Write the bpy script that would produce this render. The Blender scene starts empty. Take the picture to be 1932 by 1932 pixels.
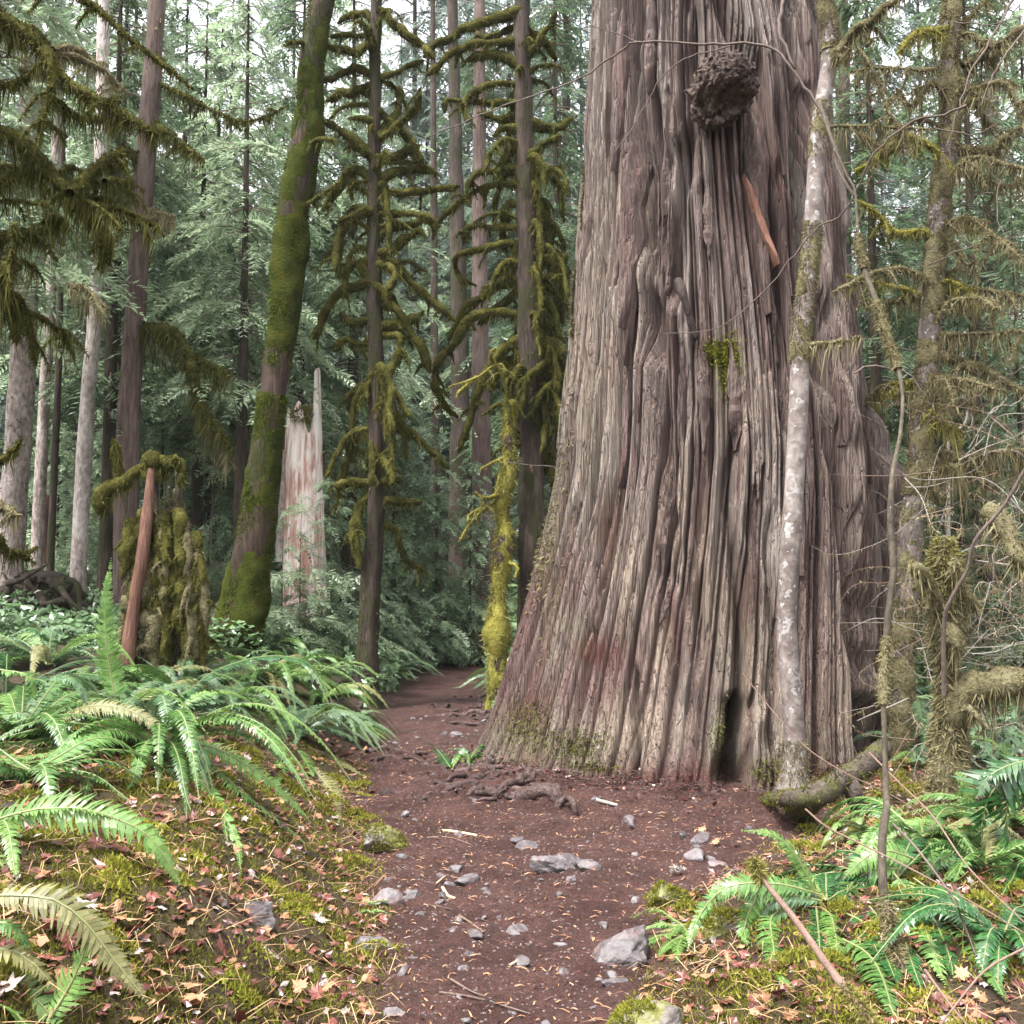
import bpy, math, random
import numpy as np

# ------------------------------------------------------------------ camera, sky, sun, exposure
S = bpy.context.scene
COL = S.collection
F, CU, HZ = 1932.0, 966.0, 1100.0           # focal length, centre and horizon row of a 1932-wide frame
PITCH = math.atan((HZ - CU) / F)
EYE = np.array([0.0, 0.0, 1.6])
cam = bpy.data.cameras.new('camera'); cam.sensor_width = 36; cam.lens = 36.0
cam.clip_start = 0.05; cam.clip_end = 600
co = bpy.data.objects.new('camera', cam); COL.objects.link(co)
co.location = EYE; co.rotation_euler = (math.pi / 2 + PITCH, 0, 0); S.camera = co

SUN_EL, SUN_AZ = 66.0, 228.0
w = bpy.data.worlds.new('World'); S.world = w; w.use_nodes = True
nt = w.node_tree; bg = nt.nodes['Background']
sky = nt.nodes.new('ShaderNodeTexSky'); sky.sky_type = 'NISHITA'; sky.sun_disc = False
sky.sun_elevation = math.radians(SUN_EL); sky.sun_rotation = math.radians(SUN_AZ)
sky.air_density = 1.0; sky.dust_density = 4.0; sky.ozone_density = 1.0
hs = nt.nodes.new('ShaderNodeHueSaturation'); hs.inputs['Saturation'].default_value = 0.12   # an even cloud deck
nt.links.new(sky.outputs[0], hs.inputs['Color']); nt.links.new(hs.outputs[0], bg.inputs['Color'])
bg.inputs['Strength'].default_value = 0.105
sun = bpy.data.lights.new('sun', 'SUN'); sun.energy = 1.5; sun.angle = math.radians(12); sun.color = (1, 0.96, 0.9)
so = bpy.data.objects.new('sun', sun); COL.objects.link(so)
so.rotation_euler = (math.radians(90 - SUN_EL), 0, math.radians(180 - SUN_AZ))
S.view_settings.view_transform = 'Standard'; S.view_settings.look = 'None'
S.view_settings.gamma = 1; S.view_settings.use_curve_mapping = False
S.view_settings.exposure = 2.55
S.render.engine = 'CYCLES'
S.cycles.max_bounces = 5; S.cycles.diffuse_bounces = 3; S.cycles.glossy_bounces = 1
S.cycles.transmission_bounces = 2; S.cycles.transparent_max_bounces = 4; S.cycles.volume_bounces = 0

# ------------------------------------------------------------------ maths helpers
def sm(a, b, x):
    t = np.clip((x - a) / (b - a), 0, 1); return t * t * (3 - 2 * t)

def _h(i, j, k):
    n = (i * 374761393 + j * 668265263 + k * 1274126177) & 0xFFFFFFFF
    n = ((n ^ (n >> 13)) * 1274126177) & 0xFFFFFFFF
    n = n ^ (n >> 16)
    return (n & 0xFFFFFF) / 16777216.0

def vn(x, y, z=0.0):
    x, y, z = np.broadcast_arrays(np.asarray(x, float), np.asarray(y, float), np.asarray(z, float))
    i, j, k = np.floor(x).astype(np.int64), np.floor(y).astype(np.int64), np.floor(z).astype(np.int64)
    a, b, c = x - i, y - j, z - k
    a = a * a * (3 - 2 * a); b = b * b * (3 - 2 * b); c = c * c * (3 - 2 * c)
    r = 0
    for di in (0, 1):
        for dj in (0, 1):
            for dk in (0, 1):
                r = r + _h(i + di, j + dj, k + dk) * (a if di else 1 - a) * (b if dj else 1 - b) * (c if dk else 1 - c)
    return r

def fbm(x, y, z=0.0, o=4):
    r, a, t = 0, 0.5, 0
    x = np.asarray(x, float); y = np.asarray(y, float); z = np.asarray(z, float)
    for _ in range(o):
        r = r + a * vn(x, y, z); t += a; a *= 0.5; x = x * 2.03 + 7.1; y = y * 2.03 + 3.7; z = z * 2.03 + 1.3
    return r / t

def nrm(a):
    return a / np.maximum(np.linalg.norm(a, axis=-1, keepdims=True), 1e-9)

CP, SP = math.cos(PITCH), math.sin(PITCH)
def at(u, v, Y):
    """the point of the plane y = Y on the sight line through column u, row v"""
    a = (u - CU) / F; b = -(v - CU) / F
    t = Y / (CP - b * SP)
    return np.array([a * t, Y, EYE[2] + t * (b * CP + SP)])

def proj(p):
    d = p - EYE
    f = d[..., 1] * CP + d[..., 2] * SP; up = -d[..., 1] * SP + d[..., 2] * CP
    f = np.maximum(f, 1e-3)
    return CU + F * d[..., 0] / f, CU - F * up / f

# ------------------------------------------------------------------ the lie of the land
PY = np.array([0, 2.0, 3.7, 5.15, 6.2, 7.2, 8.2, 9.2, 10.3, 12.5, 15.5, 17.7, 23, 26, 90])
PC = np.array([0, 0, 0, 0.05, 0.28, 0.62, 0.1, -0.72, -0.85, -0.98, -1.05, -1.1, -1.25, -1.2, -0.9])
PW = np.array([.8, .7, .56, .76, 1.25, 1.72, 1.3, .74, .66, .6, .56, .5, .4, .05, .01])
CED = (1.72, 9.7)

def path_d(x, y):
    """signed distance beyond the edge of the trodden path (negative on it)"""
    c = np.interp(y, PY, PC); wd = np.interp(y, PY, PW)
    return np.abs(x - c) - wd + 0.22 * (fbm(x * 1.7 + 5, y * 1.7, 3.0, 3) - 0.5)

def base_h(x, y):
    x = np.asarray(x, float); y = np.asarray(y, float)
    c = np.interp(y, PY, PC); wd = np.interp(y, PY, PW)
    sl = (c - wd) - x
    HL = np.interp(y, [0, 4, 6, 8, 10, 14, 20, 40], [.5, .5, .52, .46, .5, .5, .35, .3])
    h = HL * sm(-0.05, 1.0, sl) + 0.12 * np.clip(sl, 0, 6)
    sr = x - (c + wd)
    HR = np.interp(y, [0, 3, 4.6, 6, 7.2, 9, 40], [.08, .13, .16, .2, .16, .05, .1])
    h = h + HR * sm(0.0, 0.9, sr) + 0.05 * np.clip(sr - 1.5, 0, 5) * sm(7.5, 5.5, y)
    h = h + 0.05 * np.clip(y - 16, 0, 80)
    h = h + 0.14 * np.exp(-(((x - CED[0]) ** 2 + (y - CED[1]) ** 2) / 4.2) ** 2)
    return h

def H(x, y):
    d = path_d(x, y); off = sm(0.0, 0.5, d)
    h = base_h(x, y)
    h = h + (0.03 + 0.10 * off) * (fbm(np.asarray(x) * 1.3, np.asarray(y) * 1.3, 9.0, 3) - 0.5)
    return h

def hit(u, v, lo=1.6, hi=70):
    Y = np.geomspace(lo, hi, 500)
    a = (u - CU) / F; b = -(v - CU) / F
    t = Y / (CP - b * SP)
    x = a * t; z = EYE[2] + t * (b * CP + SP)
    k = np.where(z <= H(x, Y))[0]
    return float(Y[k[0]]) if len(k) else hi

def onground(u, v):
    p = at(u, v, hit(u, v)); p[2] = float(H(p[0], p[1])); return p

# ------------------------------------------------------------------ mesh building
ORG = {}
class MB:
    def __init__(s):
        s.V = []; s.Fc = []; s.n = 0; s.attr = {}
    def add(s, v, f, m=0):
        v = np.asarray(v, float).reshape(-1, 3); f = np.asarray(f, np.int64)
        s.V.append(v); s.Fc.append((f + s.n, m)); s.n += len(v)
    def mesh(s, name, mats, org=(0, 0, 0), smooth=True):
        me = bpy.data.meshes.new(name)
        V = np.concatenate(s.V) - np.asarray(org, float)
        li = np.concatenate([f.ravel() for f, _ in s.Fc])
        tot = np.concatenate([np.full(len(f), f.shape[1]) for f, _ in s.Fc])
        mi = np.concatenate([np.full(len(f), m) for f, m in s.Fc])
        st = np.concatenate([[0], np.cumsum(tot)[:-1]])
        me.vertices.add(len(V)); me.vertices.foreach_set('co', V.astype(np.float32).ravel())
        me.loops.add(len(li)); me.loops.foreach_set('vertex_index', li.astype(np.int32))
        me.polygons.add(len(tot)); me.polygons.foreach_set('loop_start', st.astype(np.int32))
        me.polygons.foreach_set('material_index', mi.astype(np.int32))
        me.polygons.foreach_set('use_smooth', np.full(len(tot), smooth))
        for k, a in s.attr.items():
            at_ = me.attributes.new(k, 'FLOAT', 'POINT'); at_.data.foreach_set('value', np.asarray(a, np.float32))
        me.update(calc_edges=True)
        for m in (mats if isinstance(mats, (list, tuple)) else [mats]): me.materials.append(m)
        return me
    def build(s, name, mats, parent=None, org=None, smooth=True):
        if parent is not None: org = ORG[parent.name]
        elif org is None: org = (0, 0, 0)
        me = s.mesh(name, mats, org, smooth)
        return link(name, me, parent, org)

def link(name, me, parent=None, org=(0, 0, 0)):
    o = bpy.data.objects.new(name, me); COL.objects.link(o)
    if parent is not None: o.parent = parent
    else: o.location = org
    ORG[o.name] = np.asarray(org, float)
    return o

def tag(o, label=None, cat=None, group=None, kind=None):
    if label: o['label'] = label
    if cat: o['category'] = cat
    if group: o['group'] = group
    if kind: o['kind'] = kind
    return o

def where(u):
    for k, q in ((100, 'at the far left'), (250, 'left of the reddish brown trunk'), (470, 'left of the leaning mossy trunk'), (700, 'left of the slender mossy conifer'), (930, 'between the two mossy conifers'), (1300, 'just left of the huge cedar'), (1740, 'just right of the huge cedar')):
        if u < k: return q
    return 'right of the mossy maple'
def row(Y): return 'near' if Y < 21 else 'deeper' if Y < 32 else 'far' if Y < 48 else 'farthest'

def thing(name, label, cat, loc, group=None):
    return tag(link(name, None, None, tuple(float(q) for q in loc)), label, cat, group)

def dup(o, loc, rz, sc, label, group=None):
    c = o.copy(); COL.objects.link(c); c.location = loc; c.rotation_euler = (0, 0, rz); c.scale = (sc, sc, sc) if np.isscalar(sc) else sc
    c['label'] = label
    if group: c['group'] = group
    for ch in o.children:
        d = ch.copy(); COL.objects.link(d); d.parent = c
        for g in ch.children:
            e = g.copy(); COL.objects.link(e); e.parent = d
    return c

def spline(P, step):
    P = np.asarray(P, float)
    if len(P) == 2: P = np.array([P[0], (P[0] + P[1]) / 2, P[1]])
    Q = np.vstack([2 * P[0] - P[1], P, 2 * P[-1] - P[-2]])
    out = []
    for i in range(1, len(Q) - 2):
        n = max(2, int(np.ceil(np.linalg.norm(Q[i + 1][:3] - Q[i][:3]) / step)))
        t = np.linspace(0, 1, n, endpoint=False)[:, None]
        a, b, c, d = Q[i - 1], Q[i], Q[i + 1], Q[i + 2]
        out.append(0.5 * (2 * b + (c - a) * t + (2 * a - 5 * b + 4 * c - d) * t ** 2 + (3 * b - a - 3 * c + d) * t ** 3))
    out.append(P[-1:])
    return np.vstack(out)

def frames(C):
    T = nrm(np.gradient(C, axis=0)); a = np.array([0, 0, 1.0]) if abs(T[0, 2]) < 0.8 else np.array([1.0, 0, 0])
    E1 = np.zeros_like(C); e = a
    for i in range(len(C)):
        e = e - T[i] * np.dot(e, T[i]); e = e / max(np.linalg.norm(e), 1e-9); E1[i] = e
    return T, E1, np.cross(T, E1)

def tube(mb, C, R, n=8, bump=0.0, freq=3.0, seed=0.0, stretch=1.0, m=0, cap=True):
    C = np.asarray(C, float); R = np.asarray(R, float)
    T, A, B = frames(C)
    th = np.linspace(0, 2 * np.pi, n, endpoint=False)
    N = np.cos(th)[None, :, None] * A[:, None] + np.sin(th)[None, :, None] * B[:, None]
    r = np.repeat(R[:, None], n, 1)
    if bump:
        P = C[:, None] + N * R[:, None, None]
        r = r * (1 + bump * 2 * (fbm(P[..., 0] * freq + seed, P[..., 1] * freq, P[..., 2] * freq * stretch + seed, 3) - 0.5))
    V = C[:, None] + N * r[..., None]
    k = len(C); i = np.arange(k - 1)[:, None]; j = np.arange(n)[None]; j2 = (j + 1) % n
    Q = np.stack([i * n + j, i * n + j2, (i + 1) * n + j2, (i + 1) * n + j], -1).reshape(-1, 4)
    base = mb.n
    mb.add(V, Q, m)
    if cap:
        tip = np.array([C[-1] + T[-1] * R[-1] * 0.6])
        o = (k - 1) * n
        mb.add(tip, np.array([[base + o + q - mb.n, base + o + (q + 1) % n - mb.n, 0] for q in range(n)]), m)
    return V, N

def fuzz(mb, C, R, count, ln, wd, rng, m=0, droop=0.3, under=0.0, rmul=1.0, bump=None):
    """moss tufts: small pointed blades standing off a swept surface; `under` lengthens those on the underside"""
    C = np.asarray(C, float); R = np.asarray(R, float); T, A, B = frames(C)
    seg = np.linalg.norm(np.diff(C, axis=0), axis=1) * (0.3 * R.max() + R[:-1]); cs = np.cumsum(seg); cs = np.concatenate([[0], cs / cs[-1]])
    t = np.interp(rng.random(count), cs, np.arange(len(C)))
    i = np.minimum(t.astype(int), len(C) - 2); f = (t - i)[:, None]
    c = C[i] * (1 - f) + C[i + 1] * f; r = (R[i, None] * (1 - f) + R[i + 1, None] * f) * rmul
    th = rng.random(count) * 2 * np.pi
    n = np.cos(th)[:, None] * A[i] + np.sin(th)[:, None] * B[i]
    b = c + n * r * 0.93
    dn = np.clip(-n[:, 2:3], 0, 1)
    d = n + rng.normal(0, .45, (count, 3)); d[:, 2] -= droop; d = nrm(d)
    d = nrm(d * (1 - 0.8 * dn * (under > 0)) + np.array([0, 0, -1.0]) * dn * (under > 0) * 1.2 + rng.normal(0, .22, (count, 3)) * (under > 0))
    L = ln * (0.5 + rng.random((count, 1))) + under * dn * rng.random((count, 1)) ** 2
    s = nrm(np.cross(d, rng.normal(size=(count, 3)))) * wd * (0.6 + 0.8 * rng.random((count, 1)))
    V = np.stack([b - s, b + s, b + d * L], 1).reshape(-1, 3)
    mb.add(V, np.arange(count * 3).reshape(-1, 3), m)

# ------------------------------------------------------------------ materials
def newmat(name):
    m = bpy.data.materials.new(name); m.use_nodes = True; t = m.node_tree
    return m, t, t.nodes['Principled BSDF']

def ramp(t, src, stops):
    r = t.nodes.new('ShaderNodeValToRGB'); e = r.color_ramp.elements
    while len(e) < len(stops): e.new(0.5)
    for k, (p, c) in enumerate(stops): e[k].position = p; e[k].color = (*c, 1)
    t.links.new(src, r.inputs[0]); return r.outputs[0]

def tnoise(t, scale, stretch=(1, 1, 1), detail=4.0, dist=0.0, rough=.6):
    g = t.nodes.new('ShaderNodeNewGeometry'); mp = t.nodes.new('ShaderNodeMapping'); mp.inputs['Scale'].default_value = stretch
    n = t.nodes.new('ShaderNodeTexNoise'); n.inputs['Scale'].default_value = scale; n.inputs['Detail'].default_value = detail
    n.inputs['Distortion'].default_value = dist; n.inputs['Roughness'].default_value = rough
    t.links.new(g.outputs['Position'], mp.inputs[0]); t.links.new(mp.outputs[0], n.inputs['Vector'])
    return n.outputs['Fac']

def mth(t, op, a, b, c=None):
    n = t.nodes.new('ShaderNodeMath'); n.operation = op; n.use_clamp = False
    for k, q in enumerate((a, b) if c is None else (a, b, c)):
        if isinstance(q, (int, float)): n.inputs[k].default_value = q
        else: t.links.new(q, n.inputs[k])
    return n.outputs[0]

def mix(t, f, a, b):
    n = t.nodes.new('ShaderNodeMix'); n.data_type = 'RGBA'
    for k, q in ((0, f), (6, a), (7, b)):
        if isinstance(q, (int, float)): n.inputs[k].default_value = q
        elif isinstance(q, tuple): n.inputs[k].default_value = (*q, 1)
        else: t.links.new(q, n.inputs[k])
    return n.outputs[2]

def bump(t, p, h, s, d=0.02):
    b = t.nodes.new('ShaderNodeBump'); b.inputs['Strength'].default_value = s; b.inputs['Distance'].default_value = d
    t.links.new(h, b.inputs['Height']); t.links.new(b.outputs[0], p.inputs['Normal'])

def leafmat(name, dark, light, rough=0.5, spec=0.5, trans=0.2, third=None, obj=0.25):
    m, t, p = newmat(name)
    g = t.nodes.new('ShaderNodeNewGeometry'); oi = t.nodes.new('ShaderNodeObjectInfo')
    n = tnoise(t, 1.3, detail=2)
    f = mth(t, 'MULTIPLY', g.outputs['Random Per Island'], 0.55)
    f = mth(t, 'MULTIPLY_ADD', n, 0.7, f)
    f = mth(t, 'MULTIPLY_ADD', oi.outputs['Random'], obj, f)
    f = mth(t, 'SUBTRACT', f, 0.2 + obj / 2)
    st = [(0.1, dark), (0.8, light)] + ([(1.0, third)] if third else [])
    c = ramp(t, f, st)
    t.links.new(c, p.inputs['Base Color']); p.inputs['Roughness'].default_value = rough
    p.inputs['Specular IOR Level'].default_value = spec
    if trans:
        tr = t.nodes.new('ShaderNodeBsdfTranslucent'); t.links.new(c, tr.inputs[0])
        ms = t.nodes.new('ShaderNodeMixShader'); ms.inputs[0].default_value = trans
        t.links.new(p.outputs[0], ms.inputs[1]); t.links.new(tr.outputs[0], ms.inputs[2])
        t.links.new(ms.outputs[0], t.nodes['Material Output'].inputs[0])
    return m

def barkmat(name, stops, scale=14, zs=0.12, rough=0.85, moss=None, mossamt=0.5, mossscale=2.5, bs=0.6, spots=None, spotamt=.64, spotscale=16):
    m, t, p = newmat(name)
    n1 = tnoise(t, scale, (1, 1, zs), 6, 0.4); n2 = tnoise(t, 2.2, (1, 1, .5), 3)
    oi = t.nodes.new('ShaderNodeObjectInfo')
    f = mth(t, 'MULTIPLY_ADD', n2, 0.5, mth(t, 'MULTIPLY', n1, 0.75))
    f = mth(t, 'MULTIPLY_ADD', mth(t, 'SUBTRACT', oi.outputs['Random'], 0.5), 0.16, f)
    f = mth(t, 'SUBTRACT', f, 0.12)
    c = ramp(t, f, stops)
    if spots:
        s = tnoise(t, spotscale, (1, 1, 1.0), 2)
        c = mix(t, ramp(t, s, [(spotamt, (0, 0, 0)), (spotamt + .03, (1, 1, 1))]), c, spots)
    if moss:
        a = tnoise(t, mossscale, (1, 1, .7), 5); fine = tnoise(t, 60, detail=2)
        mc = mix(t, fine, tuple(q * .6 for q in moss), tuple(q * 1.5 for q in moss))
        k = 0.72 - 0.5 * mossamt
        c = mix(t, ramp(t, a, [(k, (0, 0, 0)), (k + .1, (1, 1, 1))]), c, mc)
    t.links.new(c, p.inputs['Base Color']); p.inputs['Roughness'].default_value = rough
    p.inputs['Specular IOR Level'].default_value = 0.3
    bump(t, p, n1, bs, 0.03)
    return m

M = {}
M['needles'] = leafmat('needles', (.06, .105, .048), (.22, .31, .175), .35, .8, .4, (.34, .4, .3))
M['needles_pale'] = leafmat('needles_pale', (.14, .21, .115), (.43, .53, .35), .35, .8, .45, (.55, .6, .48))
M['needles_green'] = leafmat('needles_green', (.06, .12, .04), (.21, .31, .12), .38, .7, .4, (.28, .38, .19))
M['needles_blue'] = leafmat('needles_blue', (.075, .115, .09), (.22, .29, .24), .36, .8, .4, (.3, .37, .32))
M['fern'] = leafmat('fern_green', (.033, .085, .018), (.115, .23, .055), .33, .6, .25, (.22, .38, .12), .6)
M['fern_light'] = leafmat('fern_light', (.075, .16, .028), (.19, .325, .09), .4, .5, .35)
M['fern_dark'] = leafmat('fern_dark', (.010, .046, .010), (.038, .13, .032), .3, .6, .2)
M['fern_blue'] = leafmat('fern_grey_green', (.045, .095, .042), (.135, .23, .115), .34, .6, .2, (.3, .42, .26))
M['fern_old'] = leafmat('fern_faded', (.10, .10, .035), (.24, .23, .10), .5, .4, .25)
M['rachis'] = leafmat('fern_stalk', (.12, .13, .05), (.2, .21, .09), .5, .4, 0)
M['salal'] = leafmat('broad_leaf', (.07, .14, .05), (.22, .33, .16), .25, .9, .3, (.36, .45, .3))
M['moss'] = leafmat('moss_olive', (.032, .034, .007), (.125, .122, .028), .9, .1, .2, (.22, .205, .06))
M['moss_deep'] = leafmat('moss_deep', (.025, .036, .004), (.085, .105, .013), .9, .1, .2, (.16, .15, .03))
M['moss_gold'] = leafmat('moss_golden', (.11, .098, .026), (.27, .25, .08), .9, .1, .3, (.4, .37, .14))
M['moss_tan'] = leafmat('moss_tan', (.095, .08, .04), (.25, .22, .12), .9, .1, .25, (.37, .335, .2))
M['moss_lime'] = leafmat('moss_yellow_green', (.10, .105, .014), (.29, .285, .045), .9, .1, .3, (.44, .41, .09))
def mosscore(key, a, b, c):
    m, t, p = newmat('moss_core'); n1 = tnoise(t, 34, detail=5, rough=.7); n2 = tnoise(t, 4, detail=3)
    f = mth(t, 'MULTIPLY_ADD', n2, .7, mth(t, 'MULTIPLY', n1, .6)); f = mth(t, 'SUBTRACT', f, .15)
    t.links.new(ramp(t, f, [(.33, a), (.5, b), (.7, c)]), p.inputs['Base Color']); p.inputs['Roughness'].default_value = 1
    p.inputs['Specular IOR Level'].default_value = .1; bump(t, p, n1, 1, .05); M[key] = m
mosscore('moss_olive_core', (.018, .018, .004), (.066, .063, .014), (.14, .132, .035))
mosscore('moss_deep_core', (.012, .017, .003), (.042, .055, .007), (.085, .075, .014))
mosscore('moss_golden_core', (.09, .08, .015), (.24, .22, .045), (.38, .35, .09))
mosscore('moss_tan_core', (.06, .05, .025), (.165, .145, .078), (.27, .24, .145))
mosscore('moss_yellow_green_core', (.08, .085, .015), (.2, .2, .04), (.32, .32, .08))
M['straw'] = leafmat('dry_straw', (.28, .16, .08), (.5, .36, .2), .7, .3, .2)
M['leaf_red'] = leafmat('leaf_red_brown', (.06, .018, .015), (.2, .062, .045), .35, .6, .15, (.33, .15, .10), .5)
M['leaf_tan'] = leafmat('leaf_tan', (.24, .12, .06), (.45, .25, .14), .5, .4, .2, (.5, .34, .22), .5)
M['leaf_grey'] = leafmat('leaf_grey', (.22, .18, .17), (.36, .31, .29), .5, .4, .1)
M['twig'] = barkmat('twig', [(.2, (.05, .035, .03)), (.7, (.15, .11, .09))], 30, .3, .7)
M['twig_red'] = barkmat('twig_red', [(.2, (.09, .055, .042)), (.7, (.2, .13, .10))], 30, .3, .7)
M['stick'] = barkmat('stick_pale', [(.2, (.4, .26, .15)), (.7, (.62, .46, .3))], 30, 1, .6)
M['twig_pale'] = barkmat('twig_pale', [(.2, (.17, .145, .125)), (.7, (.34, .31, .28))], 30, 1, .6)
M['bark_dark'] = barkmat('bark_dark', [(.3, (.008, .005, .004)), (.5, (.04, .026, .021)), (.72, (.095, .07, .057))], 34, .1, moss=(.024, .024, .007), mossamt=.5, bs=1)
M['bark_brown'] = barkmat('bark_brown', [(.3, (.02, .011, .010)), (.5, (.066, .042, .036)), (.72, (.145, .105, .092))], 28, .12, bs=1)
M['bark_pale'] = barkmat('bark_pale', [(.3, (.08, .058, .05)), (.5, (.28, .23, .21)), (.72, (.52, .465, .44))], 20, .5, bs=1)
M['bark_alder'] = barkmat('bark_alder', [(.32, (.045, .034, .03)), (.5, (.135, .108, .097)), (.7, (.27, .235, .22))], 14, .8, .75,
                          spots=(.29, .275, .265), spotamt=.6, spotscale=15, bs=.5)
M['bark_maple'] = barkmat('bark_maple', [(.3, (.02, .015, .01)), (.5, (.058, .046, .032)), (.72, (.12, .10, .07))], 26, .6, .8,
                          spots=(.5, .5, .46), spotamt=.68, spotscale=20, bs=.3)
M['bark_mossy'] = barkmat('bark_mossy', [(.3, (.012, .007, .006)), (.5, (.045, .026, .021)), (.72, (.10, .065, .055))], 34, .08, bs=1,
                          moss=(.025, .025, .006), mossamt=.45)
M['wood_snag'] = barkmat('wood_snag', [(.2, (.22, .08, .06)), (.38, (.5, .3, .25)), (.5, (.8, .7, .66)), (.7, (.9, .84, .82))], 16, .14, bs=1)
M['wood_orange'] = barkmat('wood_orange', [(.2, (.045, .02, .014)), (.5, (.125, .06, .042)), (.75, (.23, .135, .095))], 34, .06, bs=1)
M['root'] = barkmat('root', [(.3, (.02, .011, .010)), (.5, (.058, .034, .031)), (.72, (.13, .088, .08))], 30, 1, .6, bs=1)
M['root_mossy'] = barkmat('root_mossy', [(.3, (.018, .013, .012)), (.5, (.05, .036, .031)), (.75, (.12, .095, .083))], 24, 1, .8,
                          moss=(.06, .06, .018), mossamt=.45, bs=1)
M['knot'] = barkmat('knot', [(.3, (.006, .004, .003)), (.7, (.045, .03, .026))], 30, .3, .9, bs=1)
M['torn_bark'] = barkmat('torn_bark', [(.3, (.14, .06, .04)), (.5, (.25, .125, .085)), (.7, (.38, .23, .17))], 50, .05, bs=1)
M['burl'] = barkmat('burl', [(.3, (.02, .012, .01)), (.5, (.075, .05, .042)), (.75, (.19, .15, .115))], 18, 1, .9, bs=1)

def cedar_material():
    m, t, p = newmat('cedar_bark')
    n1 = tnoise(t, 44, (1, 1, .03), 6, 0.5, .7)            # fibres
    n2 = tnoise(t, 10, (1, 1, .05), 5, 0.5)                 # strips
    n3 = tnoise(t, 1.6, (1, 1, .4), 3)
    oi = t.nodes.new('ShaderNodeObjectInfo')
    f = mth(t, 'MULTIPLY_ADD', n2, .55, mth(t, 'MULTIPLY', n1, .6))
    f = mth(t, 'MULTIPLY_ADD', n3, .25, f)
    f = mth(t, 'SUBTRACT', f, .2)
    c = ramp(t, f, [(.36, (.03, .017, .015)), (.44, (.088, .058, .051)), (.52, (.18, .135, .12)), (.6, (.255, .208, .185)), (.7, (.39, .33, .30))])
    ap = t.nodes.new('ShaderNodeAttribute'); ap.attribute_name = 'plate'
    c = mix(t, .5, c, ramp(t, mth(t, 'MULTIPLY_ADD', n1, .6, mth(t, 'MULTIPLY_ADD', ap.outputs['Fac'], .95, -.28)), [(.1, (.115, .072, .063)), (.3, (.215, .156, .14)), (.55, (.305, .255, .225)), (.75, (.375, .335, .285)), (.95, (.51, .445, .405))]))
    hue = tnoise(t, 5, (1, 1, .07), 3)
    c = mix(t, ramp(t, hue, [(.52, (0, 0, 0)), (.72, (.5, .5, .5))]), c, mix(t, n1, (.12, .055, .047), (.4, .25, .215)))
    def A(k):
        a = t.nodes.new('ShaderNodeAttribute'); a.attribute_name = k; return a.outputs['Fac']
    fine = tnoise(t, 50, (1, 1, .5), 3)
    red = mth(t, 'MULTIPLY', A('stain_red'), mth(t, 'MULTIPLY_ADD', n2, 1.5, .15))
    c = mix(t, red, c, mix(t, n1, (.045, .011, .010), (.17, .062, .054)))
    tan = mth(t, 'MULTIPLY', A('stain_tan'), mth(t, 'MULTIPLY_ADD', n1, 1.6, .05))
    c = mix(t, tan, c, mix(t, n1, (.26, .19, .14), (.56, .46, .36)))
    ms = mth(t, 'MULTIPLY', A('stain_moss'), mth(t, 'MULTIPLY_ADD', fine, 2.6, -.75))
    cl = t.nodes.new('ShaderNodeClamp'); t.links.new(ms, cl.inputs[0])
    c = mix(t, cl.outputs[0], c, mix(t, fine, (.09, .10, .03), (.28, .28, .14)))
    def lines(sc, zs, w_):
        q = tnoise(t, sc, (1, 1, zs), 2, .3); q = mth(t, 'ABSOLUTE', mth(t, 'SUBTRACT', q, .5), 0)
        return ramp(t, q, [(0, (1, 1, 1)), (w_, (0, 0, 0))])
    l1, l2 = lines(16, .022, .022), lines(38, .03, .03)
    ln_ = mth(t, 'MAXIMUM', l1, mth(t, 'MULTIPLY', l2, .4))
    c = mix(t, mth(t, 'MULTIPLY', mth(t, 'MAXIMUM', A('inner_bark_shade'), mth(t, 'MULTIPLY', ln_, .85)), .75), c, mix(t, n1, (.03, .014, .012), (.12, .05, .042)))      # red inner bark in the cracks, painted darker to stand in for their shade
    t.links.new(c, p.inputs['Base Color']); p.inputs['Roughness'].default_value = .8
    p.inputs['Specular IOR Level'].default_value = .3
    bump(t, p, mth(t, 'MULTIPLY_ADD', ln_, -.7, mth(t, 'MULTIPLY_ADD', n2, .8, n1)), 1.0, .06)
    return m
M['cedar'] = cedar_material()

def ground_material(name):
    m, t, p = newmat(name)
    a = t.nodes.new('ShaderNodeAttribute'); a.attribute_name = 'litter'
    n1 = tnoise(t, 5, detail=6); n2 = tnoise(t, 45, detail=5, rough=.75); n3 = tnoise(t, 160, detail=2)
    f = mth(t, 'MULTIPLY_ADD', n2, .6, mth(t, 'MULTIPLY', n1, .35)); f = mth(t, 'MULTIPLY_ADD', n3, .3, f); f = mth(t, 'SUBTRACT', f, .12)
    dirt = ramp(t, f, [(.32, (.016, .0055, .0045)), (.46, (.055, .021, .0165)), (.58, (.098, .043, .035)), (.76, (.165, .093, .079))])
    lit = ramp(t, f, [(.3, (.012, .007, .005)), (.47, (.045, .028, .014)), (.6, (.10, .075, .028)), (.78, (.2, .145, .075))])
    c = mix(t, a.outputs['Fac'], dirt, lit)
    damp = tnoise(t, 1.7, (1, 1.6, 1), 5, .6); dm = ramp(t, damp, [(.44, (0, 0, 0)), (.6, (.75, .75, .75))]); c = mix(t, dm, c, mix(t, f, (.014, .006, .005), (.085, .04, .034)))
    t.links.new(c, p.inputs['Base Color'])
    r = ramp(t, damp, [(.42, (.8, .8, .8)), (.6, (.4, .4, .4))]); t.links.new(r, p.inputs['Roughness'])
    p.inputs['Specular IOR Level'].default_value = .35
    bump(t, p, f, 1.0, .06)
    return m
M['dirt'] = ground_material('trodden_dirt')
M['floor'] = ground_material('forest_soil')

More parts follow.
